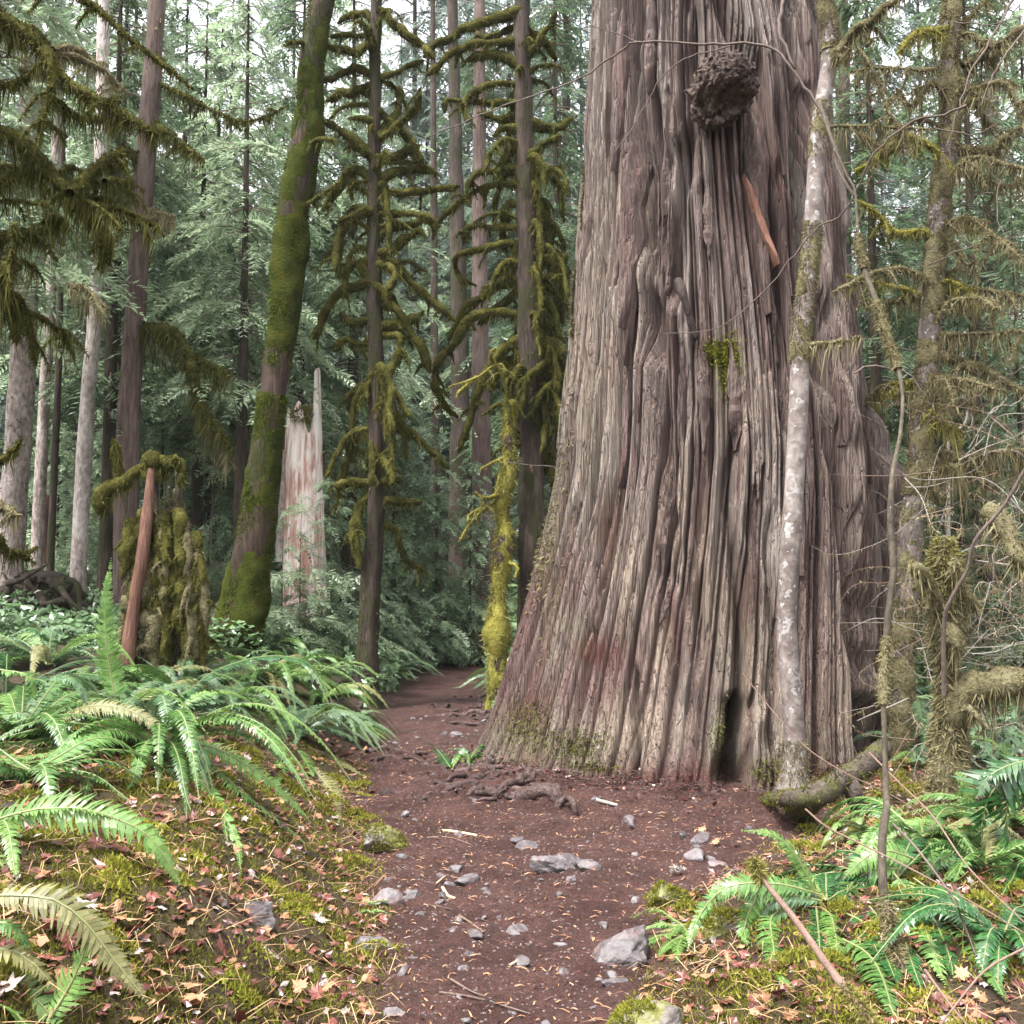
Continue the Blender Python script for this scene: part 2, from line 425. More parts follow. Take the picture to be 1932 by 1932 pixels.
def stone_material(name, stops, moss=None):
    m, t, p = newmat(name)
    oi = t.nodes.new('ShaderNodeObjectInfo')
    n = tnoise(t, 22, detail=7, rough=.7)
    f = mth(t, 'MULTIPLY_ADD', mth(t, 'SUBTRACT', oi.outputs['Random'], .5), .25, n)
    c = ramp(t, f, stops)
    d = tnoise(t, 9, detail=3); c = mix(t, ramp(t, d, [(.55, (0, 0, 0)), (.75, (.7, .7, .7))]), c, (.15, .085, .078))
    if moss:
        a = tnoise(t, 7, detail=5); fi = tnoise(t, 90, detail=2)
        c = mix(t, ramp(t, a, [(.46, (0, 0, 0)), (.55, (1, 1, 1))]), c, mix(t, fi, tuple(q * .5 for q in moss), tuple(q * 1.6 for q in moss)))
    t.links.new(c, p.inputs['Base Color']); p.inputs['Roughness'].default_value = .55
    bump(t, p, n, .5, .01)
    return m
M['grit'] = stone_material('grit', [(.25, (.03, .018, .016)), (.5, (.085, .055, .05)), (.75, (.17, .13, .125))])
M['stone'] = stone_material('stone', [(.25, (.028, .022, .023)), (.5, (.082, .069, .072)), (.75, (.165, .147, .155))])
M['stone_mossy'] = stone_material('stone_mossy', [(.25, (.04, .033, .03)), (.5, (.12, .1, .09)), (.75, (.24, .215, .195))], (.10, .10, .025))

# ------------------------------------------------------------------ ground and path
def axis(lo, hi, a, b, fine, grow):
    c = list(np.arange(a, b + 1e-6, fine)); s = fine
    x = b
    while x < hi: s *= grow; x += s; c.append(x)
    x, s = a, fine
    while x > lo: s *= grow; x -= s; c.insert(0, x)
    return np.array(c)
gx = axis(-160, 160, -3.4, 3.6, .024, 1.07)
gy = axis(-8, 220, 2.6, 9.5, .026, 1.035)
X, Yg = np.meshgrid(gx, gy)
D = path_d(X, Yg)
Z = H(X, Yg)
fine = np.exp(-np.maximum(Yg - 10, 0) / 10)
on = sm(0.25, -0.1, D)
clod = fbm(X * 9, Yg * 9, 2.0, 4) - .5
Z = Z + fine * (on * (.075 * clod + .06 * np.maximum(fbm(X * 22, Yg * 22, 5.0, 3) - .52, 0)) + (1 - on) * .11 * (fbm(X * 6, Yg * 6, 4.0, 5) - .5))
rd = fbm(X * 2.2, Yg * 2.2, 11.0, 3)                                  # root welts where the cedar's roots cross the path
welt = np.exp(-(((X + .1) / 1.25) ** 2 + ((Yg - 7.9) / 1.1) ** 2)) + .8 * np.exp(-(((X + .75) / .8) ** 2 + ((Yg - 12.3) / 1.6) ** 2))
Z = Z + .07 * welt * (1 - np.abs(2 * vn(X * 2.1 + 3 * rd, Yg * 5.0, 1.0) - 1)) ** 3
ny, nx = X.shape
Vg = np.stack([X, Yg, Z], -1).reshape(-1, 3)
ii = (np.arange(ny - 1)[:, None] * nx + np.arange(nx - 1)[None]).ravel()
Q = np.stack([ii, ii + 1, ii + nx + 1, ii + nx], -1)
fd = D.reshape(-1)[Q].mean(1)
lit = np.clip(sm(-.12, .22, D + .3 * (fbm(X * 5, Yg * 5, 8.0, 4) - .5)), 0, 1).reshape(-1)
def submesh(name, mask, mat):
    q = Q[mask]; u, inv = np.unique(q, return_inverse=True)
    b = MB(); b.add(Vg[u], inv.reshape(-1, 4)); b.attr['litter'] = lit[u]
    return tag(b.build(name, mat), kind='structure')
submesh('dirt_path', fd < 0.1, M['dirt'])
submesh('forest_floor', fd >= 0.1, M['floor'])
def GZ(x, y):
    """height of the finished ground (bilinear in the grid)"""
    x = np.asarray(x, float); y = np.asarray(y, float)
    i = np.clip(np.searchsorted(gx, x) - 1, 0, nx - 2); j = np.clip(np.searchsorted(gy, y) - 1, 0, ny - 2)
    a = np.clip((x - gx[i]) / (gx[i + 1] - gx[i]), 0, 1); b = np.clip((y - gy[j]) / (gy[j + 1] - gy[j]), 0, 1)
    return (Z[j, i] * (1 - a) + Z[j, i + 1] * a) * (1 - b) + (Z[j + 1, i] * (1 - a) + Z[j + 1, i + 1] * a) * b

# ------------------------------------------------------------------ the giant cedar
EL = np.array([[-300, 1128], [0, 1108], [100, 1101], [250, 1091], [400, 1083], [600, 1071], [700, 1061], [800, 1051], [900, 1041], [1000, 1023],
               [1100, 1001], [1200, 979], [1300, 956], [1360, 941], [1400, 925], [1430, 905], [1520, 850]], float)
ER = np.array([[-300, 1505], [0, 1547], [100, 1553], [250, 1572], [400, 1600], [500, 1615], [600, 1630], [700, 1648], [800, 1664], [900, 1676],
               [1000, 1682], [1100, 1686], [1200, 1688], [1300, 1690], [1400, 1695], [1430, 1700], [1520, 1730]], float)
CY = CED[1]
def cedar_prof(z):
    v = np.array([proj(np.array([1.8, CY, q]))[1] for q in np.atleast_1d(z)])
    l = np.interp(v, EL[:, 0], EL[:, 1]); r = np.interp(v, ER[:, 0], ER[:, 1])
    xl = np.array([at(a, b, CY)[0] for a, b in zip(l, v)]); xr = np.array([at(a, b, CY)[0] for a, b in zip(r, v)])
    return (xl + xr) / 2, (xr - xl) / 2 * .985
_zz = np.linspace(-.6, 13, 300); _cx, _cr = cedar_prof(_zz)
# deep fissures read off the trunk: rows, columns, half width (px), depth (m)
FIS = [([0, 130, 250, 400, 520, 660], [1212, 1207, 1214, 1226, 1233, 1236], 11, .17),
       ([200, 350, 500, 650], [1246, 1250, 1256, 1258], 9, .07),
       ([0, 60, 130, 260, 350, 450, 560], [1306, 1312, 1306, 1306, 1290, 1284, 1283], 10, .14),
       ([0, 80, 150, 250, 330], [1350, 1372, 1405, 1412, 1404], 9, .12),
       ([0, 200, 420, 620], [1478, 1488, 1496, 1512], 7, .09),
       ([560, 650, 750, 900, 1000, 1120], [1226, 1240, 1252, 1265, 1276, 1281], 9, .10),
       ([640, 760, 850, 950], [1290, 1300, 1292, 1288], 6, .05),
       ([820, 860, 900, 960, 1060, 1200, 1330, 1500], [1384, 1380, 1376, 1372, 1384, 1396, 1392, 1388], 8, .10),
       ([1340, 1400, 1450, 1520], [1388, 1385, 1383, 1382], 16, .32),
       ([200, 500, 700, 1000, 1150, 1300, 1420], [1500, 1515, 1540, 1588, 1606, 1622, 1644], 11, .22),
       ([260, 450, 750, 1000], [1575, 1602, 1640, 1660], 7, .12),
       ([450, 600, 800, 1000, 1200], [1585, 1600, 1632, 1648, 1660], 6, .10),
       ([1280, 1350, 1470], [1203, 1200, 1201], 6, .10),
       ([0, 250, 480, 700], [1160, 1152, 1150, 1148], 5, .045), ([300, 600, 820], [1125, 1110, 1096], 5, .04),
       ([0, 200, 400, 500], [1262, 1270, 1266, 1262], 5, .06), ([820, 1000, 1200], [1150, 1136, 1120], 5, .04),
       ([350, 500, 660, 800], [1450, 1455, 1466, 1470], 6, .06), ([900, 1060, 1240], [1330, 1318, 1322], 6, .05),
       ([1060, 1180, 1300], [1250, 1264, 1276], 9, .06), ([1000, 1200, 1400], [1440, 1452, 1450], 6, .06),
       ([560, 800, 1060], [1545, 1560, 1584], 6, .06)]
PL = [None]; IN = [None]
def cedar_surf(th, z, detail=True):
    """radius offset at angle th (0 faces the path) and height z"""
    cx = np.interp(z, _zz, _cx); R = np.interp(z, _zz, _cr)
    arc = th * 1.6
    wv = arc + .13 * (fbm(arc * .7 + 4, z * .3, 2.0, 2) - .5) + .012 * (fbm(arc * 3, z * 1.1, 5.0, 2) - .5)
    lobes = .30 * (fbm(wv * 1.15 + 2.3, z * .11 + 5, 0.5, 2) - .5) * (.7 + 1.1 * np.exp(-np.clip(z, 0, 9) / 1.3))
    d = lobes - .05 - .10 * sm(0, 2.2, z)
    low = sm(.4, 2.2, z)
    P = np.stack([cx + (R + d) * np.sin(th), CY - (R + d) * np.cos(th), z], -1)
    u, v = proj(P)
    front = sm(.05, .3, np.cos(th) + .12)
    for rows, cols, wd, dep in FIS:
        du = (u - np.interp(v, rows, cols) + 7 * (vn(v * .02, wd * 3.3) - .5)) / (1.25 * wd * (.6 + .8 * vn(v * .013, wd * 7.7)))
        fade = sm(rows[0] - 45, rows[0] + 25, v) * sm(rows[-1] + 45, rows[-1] - 25, v) if rows[0] > 0 else sm(rows[-1] + 45, rows[-1] - 25, v)
        d = d - 1.6 * dep * np.exp(-du ** 2) * fade * front + .05 * np.exp(-((du - 2.2) / 1.2) ** 2) * fade * front
    if detail:
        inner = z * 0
        def cracks(k, wm, fz, wig, sd, thr):
            """long parallel cracks: every edge wanders by itself, opens and closes along its length"""
            q = wv * k; i = np.round(q); h = _h(i.astype(np.int64), (i * 0).astype(np.int64) + sd, (i * 0).astype(np.int64))
            dd = (q - i - .5 * (h - .5) - .5 * wig * (vn(i * 7.31, z * fz * 1.7, sd + .5) - .5)) / k
            a = sm(thr, thr + .22, vn(i * 13.7 + .5, z * fz, sd + 3.5)); ww = wm * (.7 + .7 * vn(i * 3.3, z * fz * 3, 8.0))
            return a * np.exp(-(dd / ww) ** 2), np.floor(q - .5 * (h - .5))
        g1, cell = cracks(7, .013, .4, .34, 1, .26); g2, _ = cracks(16, .0088, .6, .4, 5, .3); g3, _ = cracks(33, .0065, .9, .45, 9, .32); g4, _ = cracks(3.4, .03, .26, .3, 13, .42)
        ci = cell.astype(np.int64); o_ = ci * 0
        br = z * .5 + 3 * _h(ci, o_ + 3, o_); bi = np.floor(br + .16 * vn(wv * 60, z * .5, 5.0) + .1 * vn(wv * 17, z * .5, 9.0)).astype(np.int64); step = _h(ci, bi, o_ + 1)
        d = d + (.02 + .04 * low) * step
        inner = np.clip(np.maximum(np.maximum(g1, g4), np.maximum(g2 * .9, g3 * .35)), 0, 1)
        d = d + .03 + .04 * low - (.05 + .05 * low) * g1 - (.07 + .06 * low) * g4 - (.02 + .025 * low) * g2 - (.006 + .006 * low) * g3 + .10 * np.exp(-((u - 1368) / 105) ** 2 - ((v - 150) / 120) ** 2) * front
        d = d + .02 * low * (fbm(wv * 5, z * .5, 23.0, 2) - .5) + .018 * (fbm(wv * 60, z * 3.5, 21.0, 2) - .5) + .02 * (vn(wv * 9, z * 2.2, 31.0) ** 3)
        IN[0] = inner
        PL[0] = step
    return cx, R + d, u, v

cedar = thing('giant_cedar', 'huge old red cedar with furrowed reddish grey bark beside the path', 'tree', (CED[0], CED[1], 0))
tf = np.linspace(-1.7, 1.7, 860); tb = np.linspace(1.7, 2 * np.pi - 1.7, 66)[1:-1]
TH = np.concatenate([tf, tb]); ZR = np.concatenate([np.linspace(-.45, 8.2, 440), np.linspace(8.3, 12.5, 30)])
T2, Z2 = np.meshgrid(TH, ZR)
cx, RR, U2, V2 = cedar_surf(T2, Z2)
P = np.stack([cx + RR * np.sin(T2), CY - RR * np.cos(T2), Z2], -1)
n = len(TH); i = np.arange(len(ZR) - 1)[:, None]; j = np.arange(n)[None]; j2 = (j + 1) % n
b = MB(); b.add(P, np.stack([i * n + j, i * n + j2, (i + 1) * n + j2, (i + 1) * n + j], -1).reshape(-1, 4))
def blob(lst):
    r = 0
    for (bu, bv, su, sv, a) in lst: r = np.maximum(r, a * np.exp(-((U2 - bu) / su) ** 2 - ((V2 - bv) / sv) ** 2))
    return (r * (np.cos(T2) > -.2)).ravel()
b.attr['inner_bark_shade'] = IN[0].ravel(); b.attr['plate'] = PL[0].ravel()
b.attr['stain_red'] = blob([(1140, 1230, 70, 60, 1), (1080, 1100, 80, 90, .6), (1265, 1180, 18, 90, 1.2), (1160, 1010, 14, 90, 1), (1100, 1300, 110, 90, .7), (1250, 1470, 330, 40, 1.1), (1000, 1330, 60, 120, .8), (1130, 1230, 60, 40, 1.2),
                            (1400, 1130, 120, 60, .5), (1460, 350, 25, 200, .6), (1560, 900, 90, 400, .35), (1040, 1430, 80, 60, .5), (1010, 1200, 60, 150, .6), (1330, 620, 200, 300, .2)])
b.attr['stain_tan'] = blob([(1210, 1375, 70, 60, 1.1), (1190, 1080, 34, 90, .8), (1330, 1100, 40, 150, .6), (1440, 1300, 40, 120, .9), (1250, 1230, 26, 100, .7), (1590, 1300, 45, 140, .8),
                            (1190, 430, 34, 160, .8), (1280, 960, 30, 120, .6), (1385, 760, 50, 90, .6), (1140, 600, 40, 260, .45)])
b.attr['stain_moss'] = blob([(1050, 900, 22, 330, .75), (1085, 500, 18, 350, .6), (1000, 1400, 70, 60, .9), (1080, 1420, 70, 50, .8), (1362, 1400, 30, 60, .9), (1365, 685, 28, 44, 1.5),
                             (1440, 1440, 60, 40, .6), (1100, 1190, 30, 50, .5), (1500, 1420, 60, 60, .7), (1150, 850, 60, 300, .3), (1390, 1200, 60, 200, .25)])
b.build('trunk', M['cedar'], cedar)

# loose strips and plates of bark standing proud of the trunk
rng = np.random.default_rng(11)
def strip(th0, z0, L, wd, thick, lift, lean, mat, name='bark_strip', label=None, rows=12, top=0.0, base=.085):
    t = np.linspace(0, 1, rows); cw = wd * np.minimum(1, np.minimum(t * 3.2 + .12, (1.0 - t) * 2.6 + .02)) * (.75 + .5 * rng.random(rows))
    z = z0 + L * t; th = th0 + (lean * t * L + .03 * (fbm(z * 1.4, th0 * 40, 2.0, 2) - .5)) / 1.6
    off = thick + lift * (1 - t) ** 3 + top * t ** 3 + .012 * rng.random(rows)
    V = []
    for q, o in ((-.5, -.05), (-.42, .9), (-.1, 1.1), (.3, 1.0), (.5, .6), (.5, -.05)):
        tt = th + q * cw / 1.6
        c, r, _, _ = cedar_surf(tt, z, False)
        r2 = r + base + (off * o if o > 0 else -.05)
        if o > 0: r2 = r2 + .006 * rng.random(rows)
        V.append(np.stack([c + r2 * np.sin(tt), CY - r2 * np.cos(tt), z], -1))
    V = np.stack(V, 1); k = 6
    i = np.arange(rows - 1)[:, None]; j = np.arange(k - 1)[None]
    Qd = np.stack([i * k + j, i * k + j + 1, (i + 1) * k + j + 1, (i + 1) * k + j], -1).reshape(-1, 4)
    mb = MB(); mb.add(V, Qd)
    mb.add(V[0], [[0, 1, 2, 3]]); mb.add(V[0], [[0, 3, 4, 5]])
    o = mb.build(name, mat, cedar, smooth=False)
    if label: o['label'] = label
    return o
def ang(u, v):
    """angle and height on the trunk under a pixel"""
    best = np.unravel_index(np.argmin((U2 - u) ** 2 + (V2 - v) ** 2 + 1e6 * (np.cos(T2) < .05)), U2.shape)
    return TH[best[1]], ZR[best[0]]
for k in range(70):
    u = rng.uniform(1075, 1670); v0 = rng.uniform(60, 1180)
    if 1290 < u < 1440 and v0 < 330: continue
    th0, z0 = ang(u, v0)
    L = rng.uniform(.5, 2.2); 
    strip(th0, z0, L, rng.uniform(.03, .075), rng.uniform(.004, .014), rng.uniform(0, .03), rng.uniform(-.06, .05), M['cedar'])
for (u, v0, v1, wd, th_, lf, ln_) in [(1195, 625, 60, .17, .06, .06, .0), (1180, 330, -60, .13, .05, .03, .0), (1440, 600, 60, .16, .07, .02, -.0), (1262, 560, 210, .12, .05, .03, .01),
                                      (1385, 850, 640, .12, .035, .05, 0), (1330, 860, 600, .1, .03, .04, 0), (1340, 500, 330, .1, .03, .03, 0), (1240, 190, -80, .10, .05, .05, .02)]:
    a0, z0 = ang(u, v0); L = abs(v0 - v1) / F * 8.2
    strip(a0, z0, L, wd, th_, lf, ln_, M['cedar'], rows=18)
a0, z0 = ang(1448, 512)
strip(a0, z0, .83, .085, .02, .10, -.27, M['torn_bark'], label='torn orange strip of bark hanging below the burl', rows=14, top=.03, base=.15)

def ico(sub):
    t = (1 + 5 ** .5) / 2
    v = np.array([[-1, t, 0], [1, t, 0], [-1, -t, 0], [1, -t, 0], [0, -1, t], [0, 1, t], [0, -1, -t], [0, 1, -t], [t, 0, -1], [t, 0, 1], [-t, 0, -1], [-t, 0, 1]], float)
    f = [[0, 11, 5], [0, 5, 1], [0, 1, 7], [0, 7, 10], [0, 10, 11], [1, 5, 9], [5, 11, 4], [11, 10, 2], [10, 7, 6], [7, 1, 8], [3, 9, 4], [3, 4, 2], [3, 2, 6], [3, 6, 8], [3, 8, 9], [4, 9, 5], [2, 4, 11], [6, 2, 10], [8, 6, 7], [9, 8, 1]]
    v = list(map(tuple, nrm(v)))
    for _ in range(sub):
        c = {}; nf = []
        def mid(a, b_):
            k = (min(a, b_), max(a, b_))
            if k not in c:
                q = np.array(v[a]) + np.array(v[b_]); v.append(tuple(q / np.linalg.norm(q))); c[k] = len(v) - 1
            return c[k]
        for a, b_, d in f:
            x, y, z = mid(a, b_), mid(b_, d), mid(d, a); nf += [[a, x, z], [b_, y, x], [d, z, y], [x, y, z]]
        f = nf
    return np.array(v), np.array(f)
ICO = {k: ico(k) for k in (1, 2, 3, 5)}

# burl: a knobbly lump with ragged bark and a shadowed underside
v, f = ICO[5]
nse = fbm(v[:, 0] * 3, v[:, 1] * 3, v[:, 2] * 3, 5); kn = np.abs(2 * vn(v[:, 0] * 6, v[:, 1] * 6, v[:, 2] * 6) - 1)
r = .62 + .62 * nse + .2 * kn + .10 * (vn(v[:, 0] * 17, v[:, 1] * 17, v[:, 2] * 17) - .5)
c = at(1366, 172, 8.22)
bv = v * r[:, None] * np.array([.25, .30, .29])
under = sm(-.05, -.5, v[:, 2]) * sm(-.1, -.7, v[:, 1]); bv[:, 1] += .22 * under; bv[:, 0] += -.06 * sm(0, -1, v[:, 2])
b = MB(); b.add(bv + c, f); b.build('burl', M['burl'], cedar)
# flaky bark scales on the burl
b = MB(); k = 2200; d = nrm(rng.normal(size=(k, 3))); d = d[d[:, 1] < .2]; k = len(d)
idx = np.argmax(d @ v.T, 1); p0 = bv[idx] + c
tt = nrm(np.cross(d, rng.normal(size=(k, 3)))); ss = np.cross(d, tt); sz = rng.uniform(.008, .022, (k, 1))
q = np.stack([p0 - tt * sz, p0 + ss * sz * .7 + d * .008, p0 + tt * sz + d * .006, p0 - ss * sz * .7], 1)
b.add(q.reshape(-1, 3), np.arange(k * 4).reshape(-1, 4)); tag(b.build('bark_scales', M['burl'], cedar, smooth=False), kind='stuff')
# dead branch stub, knot hole
for pts, r0, nm in (([at(1280, 530, 8.30), at(1290, 560, 8.16), at(1312, 640, 8.2)], .036, 'branch_stub'),):
    C = spline(pts, .03); b = MB(); tube(b, C, np.linspace(r0, r0 * .75, len(C)), 10, .5, 9); b.build(nm, M['knot'], cedar)
# moss tufts growing on the trunk
def trunk_moss(blobs, mat, name, ln, seed):
    g = np.random.default_rng(seed); b = MB()
    for (bu, bv_, su, sv, k) in blobs:
        uu = g.normal(bu, su, k); vv = g.normal(bv_, sv, k); V = []
        th = np.interp(uu, U2[200][:860], TH[:860])
        for q in range(k):
            row = np.argmin(np.abs(V2[:, 430] - vv[q])); col = np.argmin(np.abs(U2[row, :860] - uu[q]) + 1e5 * (np.abs(TH[:860]) > 1.5))
            p = P[row, col]; nn = np.array([math.sin(TH[col]), -math.cos(TH[col]), 0])
            d = nn + g.normal(0, .5, 3); d[2] -= .4; d = d / np.linalg.norm(d); s = np.cross(d, g.normal(size=3)); s = s / np.linalg.norm(s) * ln * .22
            V += [p - s, p + s, p + d * ln * g.uniform(.5, 1.4)]
        V = np.array(V); b.add(V, np.arange(len(V)).reshape(-1, 3))
    return tag(b.build(name, mat, cedar, smooth=False), kind='stuff')
trunk_moss([(1350, 668, 13, 11, 900), (1374, 694, 8, 26, 1500)], M['moss_lime'], 'moss_patch', .034, 1)
trunk_moss([(1056, 850, 13, 130, 800), (1080, 560, 9, 200, 800), (1098, 250, 8, 160, 500), (1030, 1020, 14, 80, 450)], M['moss_tan'], 'lichen', .045, 2)
trunk_moss([(1000, 1390, 26, 26, 420), (1090, 1425, 32, 18, 500), (1364, 1390, 9, 34, 300), (1440, 1450, 30, 12, 300), (1130, 1462, 26, 4, 160)], M['moss'], 'moss', .03, 3)

def rootlet(parent, px, r0, r1, mat, name='root', lift=0.1, seed=0, bumpy=.4):
    """a root lying on the ground along pixel points"""
    pts = []
    for k, (u, v_) in enumerate(px):
        g = onground(u, v_); g[2] = float(GZ(g[0], g[1])) + r0 * lift; pts.append(g)
    r0, r1 = r0 * .62, r1 * .62; C = spline(pts, .03); t = np.linspace(0, 1, len(C)); C = C + (np.stack([vn(t * 9, seed, q * 3.0) for q in range(3)], -1) - .5) * np.array([.07, .07, .035])
    C[:, 2] += .012 * np.sin(t * 9 + seed) * (t > .05)
    b = MB(); tube(b, C, r0 + (r1 - r0) * t, 9, bumpy, 14, seed)
    return b.build(name, mat, parent)
RT = [([(935, 1445), (905, 1470), (860, 1490), (815, 1490)], .06, .03), ([(990, 1462), (930, 1478), (880, 1492), (830, 1500)], .05, .02), ([(1000, 1470), (950, 1500), (890, 1512)], .07, .03),
      ([(880, 1508), (920, 1498), (970, 1514), (1000, 1512)], .055, .03), ([(1020, 1462), (985, 1475), (960, 1470), (930, 1476)], .045, .02), ([(1010, 1480), (960, 1488), (900, 1486)], .035, .02),
      ([(1000, 1498), (1022, 1488), (1048, 1502), (1050, 1522)], .075, .045), ([(690, 1428), (730, 1420), (780, 1424), (800, 1430)], .05, .03), ([(700, 1440), (740, 1432), (800, 1446)], .035, .02),
      ([(800, 1445), (830, 1452), (845, 1462)], .05, .03), ([(725, 1512), (760, 1508), (800, 1520)], .05, .03), ([(860, 1462), (910, 1458), (950, 1452)], .04, .03),
      ([(960, 1330), (920, 1326), (870, 1322), (830, 1324)], .07, .04), ([(955, 1345), (910, 1348), (870, 1356)], .06, .03), ([(950, 1300), (930, 1310), (905, 1318)], .06, .05),
      ([(940, 1360), (900, 1372), (850, 1370)], .05, .025), ([(850, 1340), (820, 1336), (800, 1330)], .045, .02)]
for k, (px, r0, r1) in enumerate(RT): rootlet(cedar, px, r0, r1, M['root'], seed=k * 1.7)
gr_ = np.random.default_rng(19)
for k in range(24):
    if k < 15: u, v_ = gr_.uniform(850, 1010), gr_.uniform(1452, 1512); a, c_ = -gr_.uniform(40, 120), gr_.uniform(2, 22)
    else: u, v_ = gr_.uniform(870, 955), gr_.uniform(1312, 1368); a, c_ = -gr_.uniform(30, 90), gr_.uniform(-2, 10)
    rootlet(cedar, [(u, v_), (u + a * .35, v_ + c_ * .2 + gr_.normal(0, 3)), (u + a * .7, v_ + c_ * .6 + gr_.normal(0, 3)), (u + a, v_ + c_)], gr_.uniform(.03, .06), .02, M['root'], seed=k * 2.3)
# the looped root standing clear of the ground
g = onground(1052, 1528); g2 = onground(1086, 1538); top = at(1070, 1506, g[1])
C = spline([g + [0, 0, -.03], at(1054, 1518, g[1]), top, at(1082, 1516, g2[1]), g2 + [0, 0, -.04]], .02)
b = MB(); tube(b, C, np.linspace(.026, .02, len(C)), 8, .3, 14); b.build('root', M['root'], cedar)['label'] = 'thin root looping up out of the path'
g = onground(1025, 1520); C = spline([g + [-.2, .1, .0], g + [-.08, 0, .08], g + [.05, -.02, .1], g + [.12, -.06, -.03]], .03)
b = MB(); tube(b, C, np.linspace(.06, .04, len(C)), 12, .6, 12); b.build('root', M['root'], cedar)
rootlet(cedar, [(1310, 1490), (1330, 1486), (1352, 1490)], .05, .03, M['root'], seed=3)

# ------------------------------------------------------------------ mossy stems and branches
def sleeve(b, C, R, k, g, ln, wd, under=0.0, cov=1.0, core=1):
    tube(b, C, R * cov, 20, .55, 9, g.random() * 50, .8, core, False); fuzz(b, C, R * 1.02, int(k * 1.8), ln * .75, wd * .7, g, 0, .6, under)
def px3(px, Y0, Y1=None):
    Y1 = Y0 if Y1 is None else Y1; k = len(px)
    return [at(u, v_, Y0 + (Y1 - Y0) * i / max(1, k - 1)) for i, (u, v_) in enumerate(px)]

def mossbranch(parent, pts, r0, r1, rng, mat, core, name='branch', dens=260, ln=.035, under=.1, wd=.007, bumpy=.5, sides=8, forks=None):
    C = spline(pts, max(.035, r0 * .8)); t = np.linspace(0, 1, len(C)); sd = rng.random() * 90
    C = C + (np.stack([vn(t * 7, sd, q * 5.0) for q in range(3)], -1) - .5) * np.minimum(.06, r0 * 1.0)
    L = np.linalg.norm(np.diff(C, axis=0), axis=1).sum()
    R = 1.15 * (r0 + (r1 - r0) * t) * (.68 + .64 * vn(t * max(3, L * 6), sd, 2.0)) * np.clip((1 - t) * 6 + .35, 0, 1)
    b = MB(); tube(b, C, R, sides, bumpy, 9, sd, 1.0, 1)
    fuzz(b, C, R, int(1.5 * dens * L * (r0 + .03) / .07), ln * .65, wd * .75, rng, 0, .4, under)
    fuzz(b, C, R * .8, int(170 * L * (1 + 5 * under)), ln * .6, wd * .7, rng, 0, 1.2, under * 2.4 + .06)
    if forks is None: forks = int(L * 3.4 + rng.random())
    for _ in range(forks):
        k = int(rng.uniform(.25, .95) * (len(C) - 1)); l = rng.uniform(.12, .38) * min(1.0, L); a = rng.uniform(0, 6.28)
        e = C[k] + [math.cos(a) * l * .7, math.sin(a) * l * .7, -l * rng.uniform(.1, 1.0)]; m_ = (C[k] + e) / 2 + [0, 0, l * .15]
        c2 = spline([C[k], m_, e], .04); r2 = np.linspace(R[k] * .55, .004, len(c2)); tube(b, c2, r2, 5, .5, 12, sd, 1.0, 1)
        fuzz(b, c2, r2, int(160 * l / .3), ln * .6, wd * .7, rng, 0, .6, under)
    return b.build(name, [mat, M[mat.name + '_core']], parent)

# slender conifers hung with moss behind the cedar
B7 = [[(705, 403), (695, 400), (665, 410), (642, 437), (632, 473), (633, 507)], [(702, 500), (682, 497), (658, 503), (652, 540)], [(700, 530), (682, 540), (648, 550), (622, 573), (608, 610), (592, 643)],
      [(690, 490), (684, 500), (695, 527), (722, 550), (738, 583)], [(715, 500), (735, 503), (745, 520), (735, 547)], [(715, 480), (748, 463), (782, 440), (798, 430)],
      [(712, 443), (748, 430), (782, 420), (815, 417)], [(712, 403), (765, 402), (798, 405), (822, 413)], [(712, 363), (782, 360), (832, 357), (868, 348)], [(712, 470), (748, 500), (775, 533), (815, 567), (858, 603)],
      [(712, 337), (748, 327), (782, 318), (818, 320)], [(708, 307), (692, 283), (672, 267), (642, 247), (612, 230)], [(705, 180), (675, 170), (648, 177), (618, 193)], [(702, 370), (682, 357), (662, 347), (665, 377)],
      [(708, 233), (682, 223), (658, 223)], [(710, 110), (695, 87), (668, 97), (618, 90)], [(708, 73), (672, 67), (622, 70)], [(708, 43), (692, 25), (665, 27), (635, 43)], [(712, 260), (735, 233), (752, 200), (752, 163)],
      [(712, 265), (748, 240), (782, 207), (795, 167)], [(700, 722), (675, 731), (658, 747), (660, 774)], [(700, 807), (665, 821), (642, 844), (628, 871), (615, 904)], [(712, 700), (728, 724), (748, 747), (768, 777), (778, 791)],
      [(712, 790), (755, 807), (788, 827), (822, 857), (842, 884)], [(705, 911), (665, 911), (632, 917)], [(712, 907), (740, 905), (762, 907)], [(712, 630), (755, 640), (748, 684), (728, 721)], [(708, 945), (748, 947), (798, 949)],
      [(705, 990), (748, 1000), (758, 1044), (782, 1067), (805, 1077)], [(700, 930), (675, 954), (672, 1011), (682, 1077)], [(712, 150), (760, 130), (800, 112)], [(712, 20), (740, 40), (790, 80), (822, 110)],
      [(712, 210), (770, 260), (800, 320)], [(708, 640), (680, 650), (650, 640), (632, 660)], [(712, 560), (750, 590), (790, 650), (812, 700)], [(702, 880), (703, 900), (702, 925)], [(705, 600), (670, 610), (640, 590)],
      [(712, 620), (760, 610), (800, 590)], [(708, 340), (670, 320), (640, 350), (610, 400)], [(705, 140), (660, 130), (630, 150), (600, 150)], [(712, 300), (760, 290), (790, 275)], [(710, 855), (735, 880), (740, 910)]]
